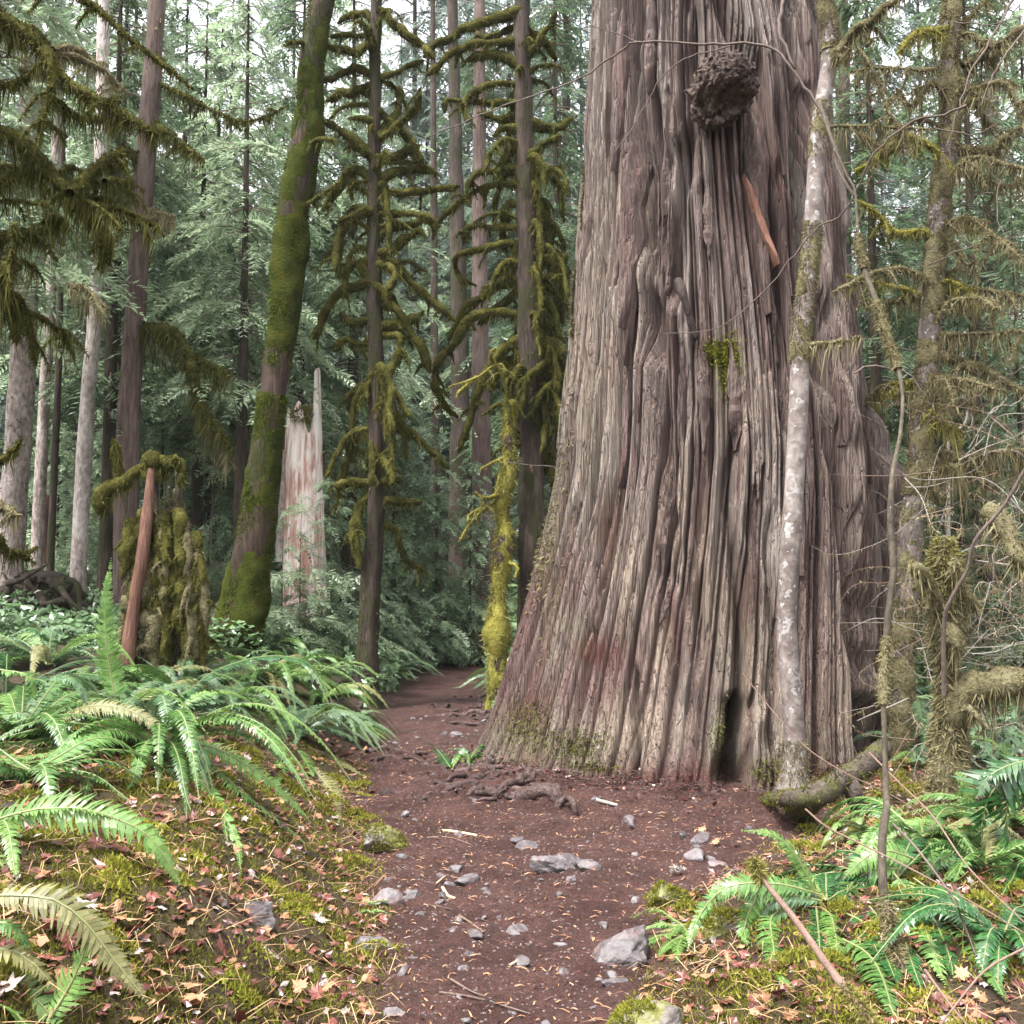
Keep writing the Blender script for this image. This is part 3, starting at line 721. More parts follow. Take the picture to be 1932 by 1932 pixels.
B8 = [[(985, 25), (915, 40), (865, 63), (822, 83), (802, 110)], [(985, 75), (915, 83), (858, 97), (828, 123), (802, 143)], [(985, 123), (948, 107), (908, 103), (882, 117)], [(985, 160), (938, 157), (898, 173), (878, 200), (875, 227)],
      [(985, 125), (992, 132), (978, 165), (962, 205)], [(985, 195), (940, 195), (890, 192), (845, 190), (838, 215)], [(990, 260), (965, 287), (945, 313), (938, 333)], [(985, 318), (938, 320), (905, 323), (885, 347), (882, 363)],
      [(985, 350), (928, 350), (882, 370), (848, 397), (825, 423), (815, 453)], [(988, 430), (915, 427), (882, 430), (875, 460)], [(988, 460), (952, 463), (908, 470), (868, 480), (862, 500), (875, 527), (898, 537)],
      [(992, 522), (942, 537), (908, 560), (878, 587), (862, 617), (845, 643)], [(992, 540), (955, 566), (930, 590), (908, 610)], [(992, 600), (930, 590), (885, 600), (862, 644), (832, 677), (822, 727), (842, 771), (862, 791)],
      [(994, 630), (948, 664), (915, 704), (898, 744), (888, 787), (865, 851)], [(998, 700), (965, 711), (948, 737)], [(1000, 640), (1062, 661), (1015, 694), (992, 721), (982, 784)], [(1000, 690), (1050, 707), (1025, 741), (995, 787)],
      [(992, 215), (945, 225), (905, 215)], [(990, 250), (960, 240), (930, 255)], [(985, 490), (958, 495), (948, 510), (960, 530)], [(992, 110), (1030, 60), (1050, 20)], [(990, 60), (1020, 75), (1050, 110)],
      [(990, 230), (1040, 240), (1080, 225)], [(990, 300), (1030, 270), (1060, 255)], [(992, 330), (1040, 320), (1062, 330), (1070, 370)], [(992, 400), (1025, 380), (1035, 420), (1040, 470)], [(992, 440), (1010, 420), (1018, 450), (1020, 510)],
      [(994, 470), (1030, 470), (1060, 490), (1075, 540)], [(994, 500), (1020, 520), (1050, 560), (1062, 610)], [(994, 450), (980, 450), (972, 480), (970, 540)], [(996, 560), (1030, 570), (1050, 600), (1055, 650)],
      [(996, 620), (1030, 640), (1050, 690), (1045, 740)], [(996, 380), (960, 390), (950, 420), (952, 470)], [(998, 720), (1020, 750), (1030, 800), (1020, 860)], [(985, 40), (950, 60), (920, 70), (900, 65)],
      [(996, 590), (1010, 600), (1015, 650), (1012, 700)], [(998, 760), (980, 780), (975, 830)], [(1000, 820), (1020, 840), (1030, 900)], [(998, 660), (970, 680), (950, 690), (925, 740)], [(1000, 530), (1040, 520), (1070, 480)]]
def moss_conifer(label, trunk_px, r0, r1, Y, branches, seed, mat, roots=(), hang=15, hv=(300, 940), hr=.5):
    base = onground(*trunk_px[-1]); g = np.random.default_rng(seed)
    t = thing('mossy_conifer', label, 'tree', base, 'slender conifers hung with moss')
    pts = [base + [0, 0, -.2]] + [at(u, v_, Y) for u, v_ in trunk_px[::-1][1:]]
    C = spline(pts, .12); s = np.linspace(0, 1, len(C)); R = r0 + (r1 - r0) * s + r0 * .9 * np.exp(-s * 34)
    b = MB(); tube(b, C, R, 20, .35, 14, seed, .25); fuzz(b, C, R, 1600, .05, .006, g, 1, 1.2, .05); fuzz(b, C[:len(C) // 3], R[:len(C) // 3], 900, .03, .006, g, 1, .3, 0)
    b.build('trunk', [mat, M['moss']], t)
    for px in branches:
        dz = g.uniform(-.5, .55); rr = g.uniform(.04, .066)
        mossbranch(t, px3(px, Y, Y + dz), rr, rr * .7, g, M['moss'], mat)
    for k in range(hang):                                           # drooping arms, thickest where the photo shows a curtain of them
        v_ = g.uniform(*hv); u = np.interp(v_, [p[1] for p in trunk_px], [p[0] for p in trunk_px]); sd_ = 1 if g.random() < hr else -1
        a, h_ = g.uniform(8, 70) * sd_, g.uniform(40, 130); rr = g.uniform(.03, .055)
        mossbranch(t, px3([(u, v_), (u + a * .6, v_ - g.uniform(5, 22)), (u + a, v_ + h_ * .3), (u + a * 1.15, v_ + h_)], Y, Y - g.uniform(-.4, .6)), rr, rr * .6, g, M['moss'], mat, under=.2, dens=330)
    for k in range(16):                                             # short dead snags all round the stem
        v_ = g.uniform(-60, 900); u = np.interp(v_, [p[1] for p in trunk_px], [p[0] for p in trunk_px])
        p = at(u, v_, Y); a = g.uniform(0, 6.28); L = g.uniform(.3, .9)
        d = np.array([math.cos(a) * L, math.sin(a) * L, g.uniform(-.1, .15)])
        mossbranch(t, [p, p + d * .6 + [0, 0, .05], p + d + [0, 0, -.18 * L]], .03, .014, g, M['moss'], mat, dens=220)
    for px, a, c_ in roots: rootlet(t, px, a, c_, M['root_mossy'], seed=a * 30)
    return t
Y7 = hit(690, 1318)
moss_conifer('thin dark conifer with arching mossy branches and a flared rooty base left of the path', [(712, -80), (710, 0), (706, 300), (706, 600), (712, 800), (708, 980), (695, 1180), (686, 1318)],
             0.135, .065, Y7, B7, 71, M['bark_dark'],
             [([(680, 1305), (655, 1312), (640, 1322)], .07, .03), ([(695, 1315), (715, 1330), (740, 1338)], .07, .03), ([(685, 1318), (684, 1335), (676, 1342)], .06, .03), ([(672, 1296), (650, 1290), (625, 1296)], .06, .03)])
moss_conifer('dark conifer draped in hanging moss just left of the huge cedar', [(982, -80), (984, 0), (990, 300), (998, 600), (1004, 900), (1002, 1100), (998, 1310)],
             .19, .10, 13.4, B8, 83, M['bark_dark'], (), 40, (200, 860), .7)

# leaning trunk clad in deep green moss
g = np.random.default_rng(5)
base = onground(440, 1236); Y6 = base[1]
t6 = thing('mossy_tree', 'leaning trunk clad in deep green moss with one bare band of bark', 'tree', base)
pts = [base + [0, 0, -.25]] + [at(u, v_, Y6) for u, v_ in [(446, 1200), (466, 1110), (486, 980), (502, 860), (522, 700), (536, 560), (556, 400), (577, 250), (590, 120), (602, 0), (612, -120)]]
C = spline(pts, .06); s = np.linspace(0, 1, len(C))
w6 = np.interp(s, [0, .04, .12, .3, .5, .7, 1], [56, 45, 36, 31, 30, 27, 24]) / F * Y6; w6 = w6 * (.86 + .22 * vn(s * 14, 3.0)); C = C + (np.stack([vn(s * 11, 5.0), vn(s * 11, 9.0), s * 0 + .5], -1) - .5) * .05
b = MB(); tube(b, C, w6 * .93, 40, .3, 2.6, 3, .6); b.build('trunk', M['bark_mossy'], t6)
_, vv = proj(C); bare = (vv > 690) & (vv < 745)
b = MB()
for seg in (np.where(vv >= 740)[0], np.where(vv <= 692)[0]):
    c_, r_ = C[seg], w6[seg]
    e_ = np.minimum(np.abs(vv[seg] - 740), np.abs(vv[seg] - 692)) / F * Y6; tube(b, c_, r_ * (1.03 - .13 * np.exp(-e_ / .12)), 44, .42, 3.4, 1, .8, 1, False)
    fuzz(b, c_, r_, 12000, .045, .006, g, 0, .6, 0, 1.0); fuzz(b, c_, r_, 5000, .05, .006, g, 0, 1.4, 0, 1.0)
tag(b.build('moss', [M['moss_deep'], M['moss_deep_core']], t6), kind='stuff')
for px in ([(592, 90), (560, 80), (540, 78)], [(560, 395), (600, 372), (640, 345)], [(566, 300), (590, 270), (620, 262), (640, 268)]):
    mossbranch(t6, px3(px, Y6, Y6 - .4), .035, .015, g, M['moss'], M['bark_dark'])
b = MB(); C = spline([base + [-.28, -.1, -.1], at(398, 1200, Y6 - .1), at(412, 1138, Y6)], .04); tube(b, C, np.linspace(.06, .03, len(C)), 8, .4, 9); b.build('root', M['root'], t6)

# golden-mossed snag beside the cedar
base = onground(944, 1262); Y9 = 13.0; g = np.random.default_rng(9)
base = np.array([at(944, 1262, Y9)[0], Y9, GZ(at(944, 1262, Y9)[0], Y9)])
t9 = thing('mossy_snag', 'dead trunk wrapped in bright golden green moss left of the huge cedar', 'snag', base)
C = spline([base + [0, 0, -.2]] + [at(u, v_, Y9) for u, v_ in [(946, 1150), (951, 1000), (955, 880), (957, 820), (960, 760)]], .05)
R = np.linspace(.145, .075, len(C)) * (.72 + .56 * vn(np.linspace(0, 13, len(C)), 4.0)); C = C + (np.stack([vn(np.linspace(0, 9, len(C)), q * 7.0) for q in range(3)], -1) - .5) * .12
b = MB(); tube(b, C, R * .9, 20, .3, 6, 5, .4); b.build('trunk', M['root'], t9)
b = MB(); tube(b, C, R, 22, .42, 6, 2, .8, 1); fuzz(b, C, R, 6500, .035, .006, g, 0, .4, .05, 1.02); fuzz(b, C, R, 1500, .09, .007, g, 0, .8, .1, 1.02); tag(b.build('moss', [M['moss_gold'], M['moss_golden_core']], t9), kind='stuff')
for px in ([(950, 930), (925, 938), (905, 935), (895, 928)], [(945, 940), (915, 960), (890, 985), (868, 1020)], [(955, 860), (930, 872), (905, 885)], [(958, 780), (950, 720), (935, 690), (900, 712), (845, 730)], [(935, 690), (925, 670), (935, 655)],
           [(900, 712), (870, 735), (860, 752)], [(960, 1060), (975, 1070), (972, 1090)], [(915, 960), (890, 968), (880, 985)]):
    mossbranch(t9, px3(px, Y9, Y9 - .3), .022, .01, g, M['moss_gold'], M['twig'], dens=420, ln=.03, under=.05)

# broken pale snag with a tall splinter
def snag(name, label, u0, v0, u1, v1, Y, r0, r1, topf, mat, seed, cat='snag', bumpy=.12):
    a = at(u0, v0, Y); c = at(u1, v1, Y); a[2] = min(a[2], float(GZ(a[0], a[1])) - .1)
    t = thing(name, label, cat, [a[0], a[1], float(GZ(a[0], a[1]))])
    nth, nr = 72, 60; th = np.linspace(0, 2 * np.pi, nth, endpoint=False); s = np.linspace(0, 1, nr)
    zt = c[2] + topf(th); cx_ = a[0] + (c[0] - a[0]) * s
    zz = a[2] + s[:, None] * (zt[None] - a[2]); sz = (zz - a[2]) / (c[2] - a[2])
    R = (r0 + (r1 - r0) * np.clip(sz, 0, 1.4)) * (1 + bumpy * 2 * (fbm(np.cos(th)[None] * 3 + seed, np.sin(th)[None] * 3, zz * .5, 3) - .5)) * (1 + .06 * (vn(th[None] * 14, zz * .5) - .5))
    cx2 = a[0] + (c[0] - a[0]) * sz
    V = np.stack([cx2 + R * np.cos(th), Y + R * np.sin(th), zz], -1)
    Vi = np.stack([cx2 + R * .72 * np.cos(th), Y + R * .72 * np.sin(th), zz - .02], -1)[::-1]
    V = np.concatenate([V, Vi[:nr // 2]]); k = len(V)
    i = np.arange(k - 1)[:, None]; j = np.arange(nth)[None]; j2 = (j + 1) % nth
    b = MB(); b.add(V, np.stack([i * nth + j, i * nth + j2, (i + 1) * nth + j2, (i + 1) * nth + j], -1).reshape(-1, 4)); b.build('trunk', mat, t)
    return t
Ys = 15.5
sn = snag('broken_snag', 'pale pinkish broken snag with a tall thin splinter on one side', 575, 1150, 573, 790, Ys, .36, .27,
          lambda th: .18 * np.sin(th * 3 + 1) + .12 * np.sin(th * 7) + .8 * np.exp(-((np.mod(th + .5, 2 * np.pi) - .35) / .22) ** 2), M['wood_snag'], 3)
g = np.random.default_rng(3)
pl = at(596, 800, Ys - .12); C = spline([pl + [0, 0, -1.2], pl, at(596, 740, Ys - .1), at(596, 700, Ys - .1)], .08)
b = MB(); tube(b, C, np.linspace(.09, .022, len(C)), 8, .2, 4); b.build('splinter', M['wood_snag'], sn)
C = spline([at(535, 1060, Ys), at(538, 930, Ys), at(540, 850, Ys)], .1); b = MB(); tube(b, C, np.linspace(.13, .05, len(C)), 10, .3, 4); b.build('splinter', M['bark_pale'], sn)
C = spline([at(553, 789, Ys - .2), at(570, 782, Ys - .25), at(588, 785, Ys - .2)], .05); b = MB(); fuzz(b, C, np.full(len(C), .09), 420, .08, .012, g, 0, -.3); tag(b.build('moss', M['moss_gold'], sn), kind='stuff')

# mossy stump with an orange leaning pole
g = np.random.default_rng(21); Yst = 9.6
st = snag('tree_stump', 'rotting stump shaggy with hanging moss behind the ferns', 318, 1262, 312, 945, Yst, .30, .14,
          lambda th: .16 * np.sin(th * 2 + .4) + .12 * np.sin(th * 5) + .1 * np.sin(th * 9), M['root_mossy'], 8, 'stump', .35)
C = spline([at(318, 1262, Yst), at(320, 1100, Yst), at(313, 940, Yst)], .06); R = np.linspace(.33, .15, len(C))
b = MB(); fuzz(b, C, R, 2200, .035, .006, g, 0, .7, .0); fuzz(b, C, R, 500, .10, .006, g, 0, 2.0, .0); tag(b.build('hanging_moss', M['moss_tan'], st), kind='stuff')
b = MB(); fuzz(b, C, R * 1.0, 4200, .03, .006, g, 0, .8, .0); tag(b.build('moss', M['moss'], st), kind='stuff')
for k in range(38):
    u = g.uniform(248, 380); v_ = g.uniform(960, 1170); du = (u - 316) * .34
    mossbranch(st, px3([(u, v_), (u + du * .5, v_ + 50), (u + du + g.uniform(-8, 8), v_ + g.uniform(70, 190))], Yst - .2 - (v_ - 950) * .0006, Yst - .36), g.uniform(.03, .075), .03, g, M['moss_tan' if g.random() < .3 else 'moss'], M['bark_dark'], 'moss_beard', under=.15, dens=330)
for px, r0, r1 in (([(296, 900), (286, 868), (283, 850)], .09, .05), ([(286, 866), (312, 872), (340, 868)], .06, .035), ([(284, 872), (233, 907), (203, 927), (187, 967)], .055, .05), ([(187, 967), (190, 940), (200, 920)], .07, .04),
                   ([(225, 905), (222, 850), (215, 830)], .04, .02), ([(340, 868), (342, 890), (338, 915)], .04, .02)):
    mossbranch(st, px3(px, Yst - .1, Yst - .25), r0, r1, g, M['moss'], M['bark_dark'], under=.18, dens=380)
pole = thing('leaning_pole', 'bare orange brown pole leaning against the mossy stump', 'pole', at(242, 1240, Yst - .45))
C = spline([at(238, 1260, Yst - .5), at(256, 1120, Yst - .42), at(270, 1040, Yst - .38), at(286, 885, Yst - .22)], .06)
b = MB(); tube(b, C, np.interp(np.linspace(0, 1, len(C)), [0, .8, .93, 1], [.062, .05, .044, .034]), 14, .3, 5, 0, .4); b.build('stem', M['wood_orange'], pole)

# ------------------------------------------------------------------ trees along the right of the cedar
g = np.random.default_rng(31); Ya = 7.35
base = np.array([at(1497, 1480, Ya)[0], Ya, 0]); base[2] = GZ(base[0], Ya)
al = thing('alder_tree', 'slim pale grey alder spotted with lichen growing against the huge cedar', 'tree', base)
pa = [(1545, -90), (1557, 0), (1567, 70), (1562, 140), (1548, 224), (1539, 327), (1534, 420), (1525, 513), (1511, 644), (1507, 744), (1500, 894), (1487, 1094), (1485, 1194), (1496, 1344), (1501, 1419), (1497, 1490)]
C = spline([at(u, v_, Ya) for u, v_ in pa[::-1]], .06); s = np.linspace(0, 1, len(C)); R = .074 - .016 * s + .05 * np.exp(-s * 40)
b = MB(); tube(b, C, R, 20, .1, 4, 1); b.build('trunk', M['bark_alder'], al)
_, vv = proj(C)
b = MB()
for lo, hi, k, rm in ((-90, 110, 1500, 1.1), (420, 690, 2300, 1.05), (180, 300, 350, 1.0), (1380, 1500, 700, 1.1)):
    sg = np.where((vv >= lo) & (vv <= hi))[0]; sleeve(b, C[sg], R[sg], k, g, .035, .006, .09, .99 if k > 1000 else .9)
tag(b.build('moss', [M['moss_tan'], M['moss_tan_core']], al), kind='stuff')
for px, r0 in (([(1565, 120), (1581, 101), (1613, 59), (1647, 32), (1679, 8), (1720, -20)], .034), ([(1560, 90), (1590, 110), (1605, 90)], .02), ([(1615, 83), (1647, 133), (1669, 187), (1685, 221), (1706, 253), (1725, 300)], .012),
               ([(1545, 240), (1626, 237), (1685, 240), (1767, 245)], .012), ([(1512, 650), (1560, 648), (1605, 640), (1625, 634)], .02)):
    mossbranch(al, px3(px, Ya, Ya - .4), r0, r0 * .5, g, M['moss_tan'], M['bark_alder'], under=.16, dens=300, ln=.03)
for px, a, c_ in (([(1490, 1470), (1450, 1490), (1405, 1500)], .07, .03), ([(1500, 1478), (1520, 1492), (1540, 1494)], .06, .03), ([(1486, 1475), (1470, 1500), (1440, 1512)], .06, .03)):
    rootlet(al, px, a, c_, M['root_mossy'], seed=a * 40)

# a thick mossy root bridging over a dark hollow
g = np.random.default_rng(33)
rt = thing('mossy_root', 'thick dark root furred with moss arching over a hollow by the alder', 'root', onground(1520, 1524))
C = spline([onground(1500, 1532) + [0, .05, -.06], at(1530, 1505, 6.6), at(1580, 1478, 6.7), at(1630, 1445, 6.9), at(1668, 1410, 7.2)], .05)
R = np.interp(np.linspace(0, 1, len(C)), [0, .2, 1], [.085, .085, .06]); b = MB(); tube(b, C, R, 16, .35, 5, 1); fuzz(b, C, R, 1700, .03, .006, g, 1, .2); b.build('stem', [M['root_mossy'], M['moss']], rt)
C = spline([at(1535, 1502, 6.55), at(1490, 1508, 6.6), onground(1440, 1512)], .05); b = MB(); tube(b, C, np.linspace(.06, .025, len(C)), 10, .35, 5, 2); fuzz(b, C, np.linspace(.06, .025, len(C)), 500, .025, .006, g, 1, .2); b.build('fork', [M['root_mossy'], M['moss']], rt)
C = spline([at(1600, 1470, 6.75), at(1612, 1500, 6.7), onground(1625, 1540)], .05); b = MB(); tube(b, C, np.linspace(.06, .05, len(C)), 10, .35, 5, 2); b.build('fork', [M['root_mossy'], M['moss']], rt)

# vine maple stem leaning over from the near fern
g = np.random.default_rng(35)
pv = [(1545, 190), (1557, 227), (1575, 280), (1599, 333), (1613, 360), (1618, 427), (1631, 507), (1653, 568), (1674, 635), (1695, 696), (1703, 755), (1698, 822), (1688, 870), (1682, 915), (1680, 993), (1685, 1073), (1674, 1179), (1666, 1286),
      (1669, 1393), (1671, 1481), (1673, 1524), (1665, 1577), (1665, 1657), (1670, 1710)][::-1]
vm = thing('vine_maple', 'thin grey green maple stem rising from the near right fern across the cedar', 'tree', [at(1690, 1790, 4.25)[0], 4.25, GZ(at(1690, 1790, 4.25)[0], 4.25)])
Yv = lambda k: 4.5 + 1.6 * k / (len(pv) - 1)
PV = [at(u, v_, Yv(k)) for k, (u, v_) in enumerate(pv)]
C = spline([at(1690, 1800, 4.25)] + PV, .06); s = np.linspace(0, 1, len(C)); b = MB(); tube(b, C, .0175 + .003 * np.sin(s * 20) - .008 * s, 10, .2, 9); b.build('trunk', M['bark_maple'], vm)
b = MB(); _, vv = proj(C)
for lo, hi, k in ((1190, 1330, 250), (560, 700, 500), (430, 520, 260), (1690, 1800, 500)):
    sg = np.where((vv >= lo) & (vv <= hi))[0]; sleeve(b, C[sg], np.full(len(sg), .02), k, g, .03, .005, .14, .98)
tag(b.build('moss', [M['moss_tan'], M['moss_tan_core']], vm), kind='stuff')
for px, Y0, Y1, r0, r1, mt in (([(1612, 372), (1581, 320), (1560, 230), (1500, 140), (1450, 88), (1330, 82), (1205, 80), (1170, 98), (1080, 155), (960, 195), (800, 262)], 5.9, 6.6, .011, .003, 'twig'),
                               ([(1205, 80), (1150, 58), (1070, 35)], 6.4, 6.5, .005, .002, 'twig'), ([(1380, 88), (1290, 112), (1240, 160), (1180, 260), (1090, 360)], 6.2, 6.4, .005, .002, 'twig'),
                               ([(1480, 0), (1470, 60), (1500, 130)], 6.2, 6.1, .012, .009, 'twig'), ([(1823, 200), (1781, 216), (1727, 227), (1679, 261), (1647, 291), (1626, 339), (1610, 373), (1581, 411), (1546, 427), (1500, 480), (1430, 560), (1350, 620), (1250, 630)], 5.7, 6.6, .008, .0025, 'twig'),
                               ([(1697, 700), (1640, 690), (1610, 705)], 5.8, 5.6, .009, .004, 'twig'), ([(1690, 690), (1720, 710), (1742, 745)], 5.8, 5.9, .007, .003, 'twig_pale')):
    C = spline(px3(px, Y0, Y1), .06); C = C + rng.normal(0, .004, C.shape); b = MB(); tube(b, C, np.linspace(r0, r1, len(C)), 6); b.build('branch', M[mt], vm)
# moss-bearded dead stem beside it
g = np.random.default_rng(36)
ds = thing('mossy_stick', 'short dead stem bearded with tan moss standing in the right fern', 'stick', onground(1752, 1932))
C = spline([at(1672, 1700, 4.2), at(1683, 1760, 4.1), at(1706, 1840, 3.95), at(1752, 1935, 3.8)], .03); R = np.full(len(C), .012)
b = MB(); tube(b, C, R, 8, .2, 9); b.build('stem', M['twig'], ds)
b = MB(); fuzz(b, C, R * 1.5, 1900, .03, .004, g, 0, .9, .13); tag(b.build('hanging_moss', M['moss_tan'], ds), kind='stuff')

# tan-mossed tree at the right
g = np.random.default_rng(41); Yr = 8.6
p4 = [(1790, -90), (1794, 0), (1794, 53), (1791, 133), (1794, 213), (1791, 267), (1775, 347), (1767, 453), (1759, 542), (1751, 702), (1743, 782), (1733, 888), (1722, 968), (1717, 1022), (1711, 1126), (1703, 1233), (1698, 1366), (1694, 1500)][::-1]
bx = at(1694, 1500, Yr); bx[2] = GZ(bx[0], Yr)
mt = thing('mossy_maple', 'tall crooked maple furred with tan moss right of the huge cedar', 'tree', bx)
C = spline([bx + [0, 0, -.1]] + [at(u, v_, Yr) for u, v_ in p4[1:]], .06); R = np.linspace(.10, .07, len(C)); b = MB(); tube(b, C, R, 18, .2, 5, 4); b.build('trunk', M['bark_alder'], mt)
_, vv = proj(C); b = MB()
for lo, hi, k in ((-90, 300, 2600), (300, 620, 2400), (640, 940, 2200), (940, 1120, 500), (1120, 1480, 2600)):
    sg = np.where((vv >= lo) & (vv <= hi))[0]; sleeve(b, C[sg], R[sg], k, g, .045, .008, .08, 1.1 if k > 1000 else .92)
tag(b.build('moss', [M['moss_tan'], M['moss_tan_core']], mt), kind='stuff')
for px, r0, un, m_ in (([(1813, 125), (1866, 93), (1919, 59), (1960, 40)], .04, .45, 'moss_tan'), ([(1795, 280), (1866, 283), (1893, 259), (1932, 240), (1980, 225)], .035, .4, 'moss_tan'), ([(1760, 440), (1738, 440), (1690, 437), (1653, 400), (1618, 376)], .035, .1, 'moss_gold'),
                       ([(1770, 290), (1759, 280), (1717, 259), (1690, 250)], .03, .1, 'moss_gold'), ([(1700, 278), (1653, 301), (1610, 323)], .03, .1, 'moss_lime'), ([(1755, 560), (1700, 545), (1640, 530), (1590, 520)], .02, .15, 'moss_gold'),
                       ([(1755, 660), (1778, 670), (1829, 688), (1866, 702), (1932, 742), (1980, 760)], .035, .2, 'moss_tan'), ([(1735, 890), (1765, 878), (1813, 867), (1853, 856), (1932, 851), (1990, 850)], .03, .75, 'moss_tan'),
                       ([(1755, 632), (1786, 632), (1840, 630), (1914, 627), (1980, 640)], .018, .4, 'moss_tan'), ([(1758, 560), (1800, 545), (1850, 548), (1940, 560)], .025, .5, 'moss_tan'), ([(1770, 400), (1800, 420), (1850, 440)], .02, .2, 'moss_gold'),
                       ([(1750, 700), (1770, 730), (1778, 790)], .02, .4, 'moss_tan'), ([(1775, 350), (1830, 300), (1900, 310), (1980, 330)], .022, .3, 'moss_tan'), ([(1790, 60), (1830, 30), (1880, -20)], .02, .2, 'moss_tan')):
    mossbranch(mt, px3(px, Yr, Yr + g.uniform(-.7, .3)), r0, r0 * .6, g, M[m_], M['bark_alder'], dens=330 + un * 700, under=un * .6, ln=.04, wd=.006, forks=7)
for k in range(26):
    v_ = g.uniform(40, 960); u0 = np.interp(v_, [q[1] for q in p4[::-1]], [q[0] for q in p4[::-1]]); sd_ = 1 if g.random() < .75 else -1; a = g.uniform(50, 190) * sd_; r0 = g.uniform(.012, .024)
    un = g.uniform(.15, .4); mossbranch(mt, px3([(u0, v_), (u0 + a * .35, v_ - g.uniform(-10, 30)), (u0 + a * .7, v_ + g.uniform(-30, 30)), (u0 + a, v_ + g.uniform(-20, 70))], Yr, Yr + g.uniform(-1.0, .9)), r0, r0 * .6, g, M['moss_tan' if g.random() < .88 else 'moss_gold'], M['bark_alder'], dens=330 + un * 700, under=un * .6, ln=.04, wd=.006, forks=6)
for px, r0 in (([(1911, 0), (1866, 80), (1826, 149), (1786, 280)], .012), ([(1932, 60), (1880, 130), (1850, 200)], .008), ([(1900, 300), (1880, 400), (1920, 500)], .007), ([(1790, 420), (1850, 470), (1932, 470)], .006), ([(1750, 500), (1820, 470), (1932, 440)], .007),
               ([(1760, 240), (1850, 250), (1932, 180)], .007), ([(1745, 800), (1820, 760), (1932, 690)], .006), ([(1690, 300), (1750, 220), (1780, 150)], .006), ([(1650, 190), (1690, 130), (1720, 60)], .005), ([(1800, 40), (1870, 45), (1932, 30)], .007)):
    C = spline(px3(px, Yr - .3, Yr - .6), .08); C = C + g.normal(0, .008, C.shape); b = MB(); tube(b, C, np.linspace(r0, r0 * .4, len(C)), 5); b.build('twig', M['twig'], mt)

# mossy dead sapling with a thick arched limb
g = np.random.default_rng(43); Yd = 6.6
bx = at(1786, 1490, Yd); bx[2] = GZ(bx[0], Yd)
dt = thing('mossy_sapling', 'dead sapling lumpy with golden tan moss and one thick arching limb', 'snag', bx)
C = spline([bx + [0, 0, -.1]] + [at(u, v_, Yd) for u, v_ in [(1790, 1420), (1786, 1313), (1783, 1259), (1786, 1153), (1783, 1073), (1781, 1014)]], .05)
sg = np.linspace(0, 1, len(C)); R = np.interp(sg, [0, .25, .42, .52, .6, .8, .93, 1], [.12, .10, .06, .045, .085, .105, .07, .03])
b = MB(); tube(b, C, R * .95, 18, .5, 7, 2); b.build('trunk', M['moss_tan_core'], dt)
b = MB(); fuzz(b, C, R, 5200, .05, .007, g, 0, .6, .1, 1.05); tag(b.build('moss', M['moss_tan'], dt), kind='stuff')
b = MB(); k = int(len(C) * .78); fuzz(b, C[k:], R[k:], 900, .045, .007, g, 0, -.2, 0, 1.12); tag(b.build('moss', M['moss_gold'], dt), kind='stuff')
for px, r0, r1, un, m_ in (([(1785, 1170), (1773, 1147), (1749, 1094), (1719, 1062)], .03, .04, .2, 'moss_tan'), ([(1800, 1420), (1813, 1353), (1826, 1310), (1879, 1294), (1932, 1286), (1990, 1284)], .07, .075, .25, 'moss_tan'), ([(1840, 1150), (1810, 1100), (1800, 1050)], .03, .02, .2, 'moss_tan'),
                           ([(1785, 1180), (1800, 1200), (1815, 1235)], .05, .03, .2, 'moss_tan'), ([(1870, 960), (1895, 1000), (1920, 1040), (1960, 1080)], .05, .05, .35, 'moss_tan')):
    mossbranch(dt, px3(px, Yd, Yd - .2), r0, r1, g, M[m_], M['twig'], dens=420, under=un, ln=.045, wd=.007)
C = spline(px3([(1781, 1313), (1781, 1179), (1794, 1131), (1826, 1073), (1839, 1020), (1893, 955), (1932, 888), (1960, 840)], Yd - .15, Yd - .5), .06); b = MB(); tube(b, C, np.linspace(.016, .009, len(C)), 8, .2, 8); b.build('branch', M['twig'], dt)
ws = thing('bleached_sapling', 'small bleached white dead sapling forking behind the mossy maple', 'sapling', at(1789, 1150, 10.5))
for px, r0 in (([(1790, 1150), (1789, 862), (1791, 824), (1821, 798), (1823, 768), (1805, 723), (1805, 696)], .028), ([(1791, 824), (1775, 790), (1765, 780)], .018), ([(1823, 768), (1835, 790), (1830, 810)], .012), ([(1822, 770), (1818, 720), (1820, 700)], .012), ([(1835, 772), (1870, 780), (1900, 750)], .01)):
    C = spline(px3(px, 10.5), .08); b = MB(); tube(b, C, np.linspace(r0, r0 * .4, len(C)), 7, .2, 6); b.build('branch', M['twig_pale'], ws)

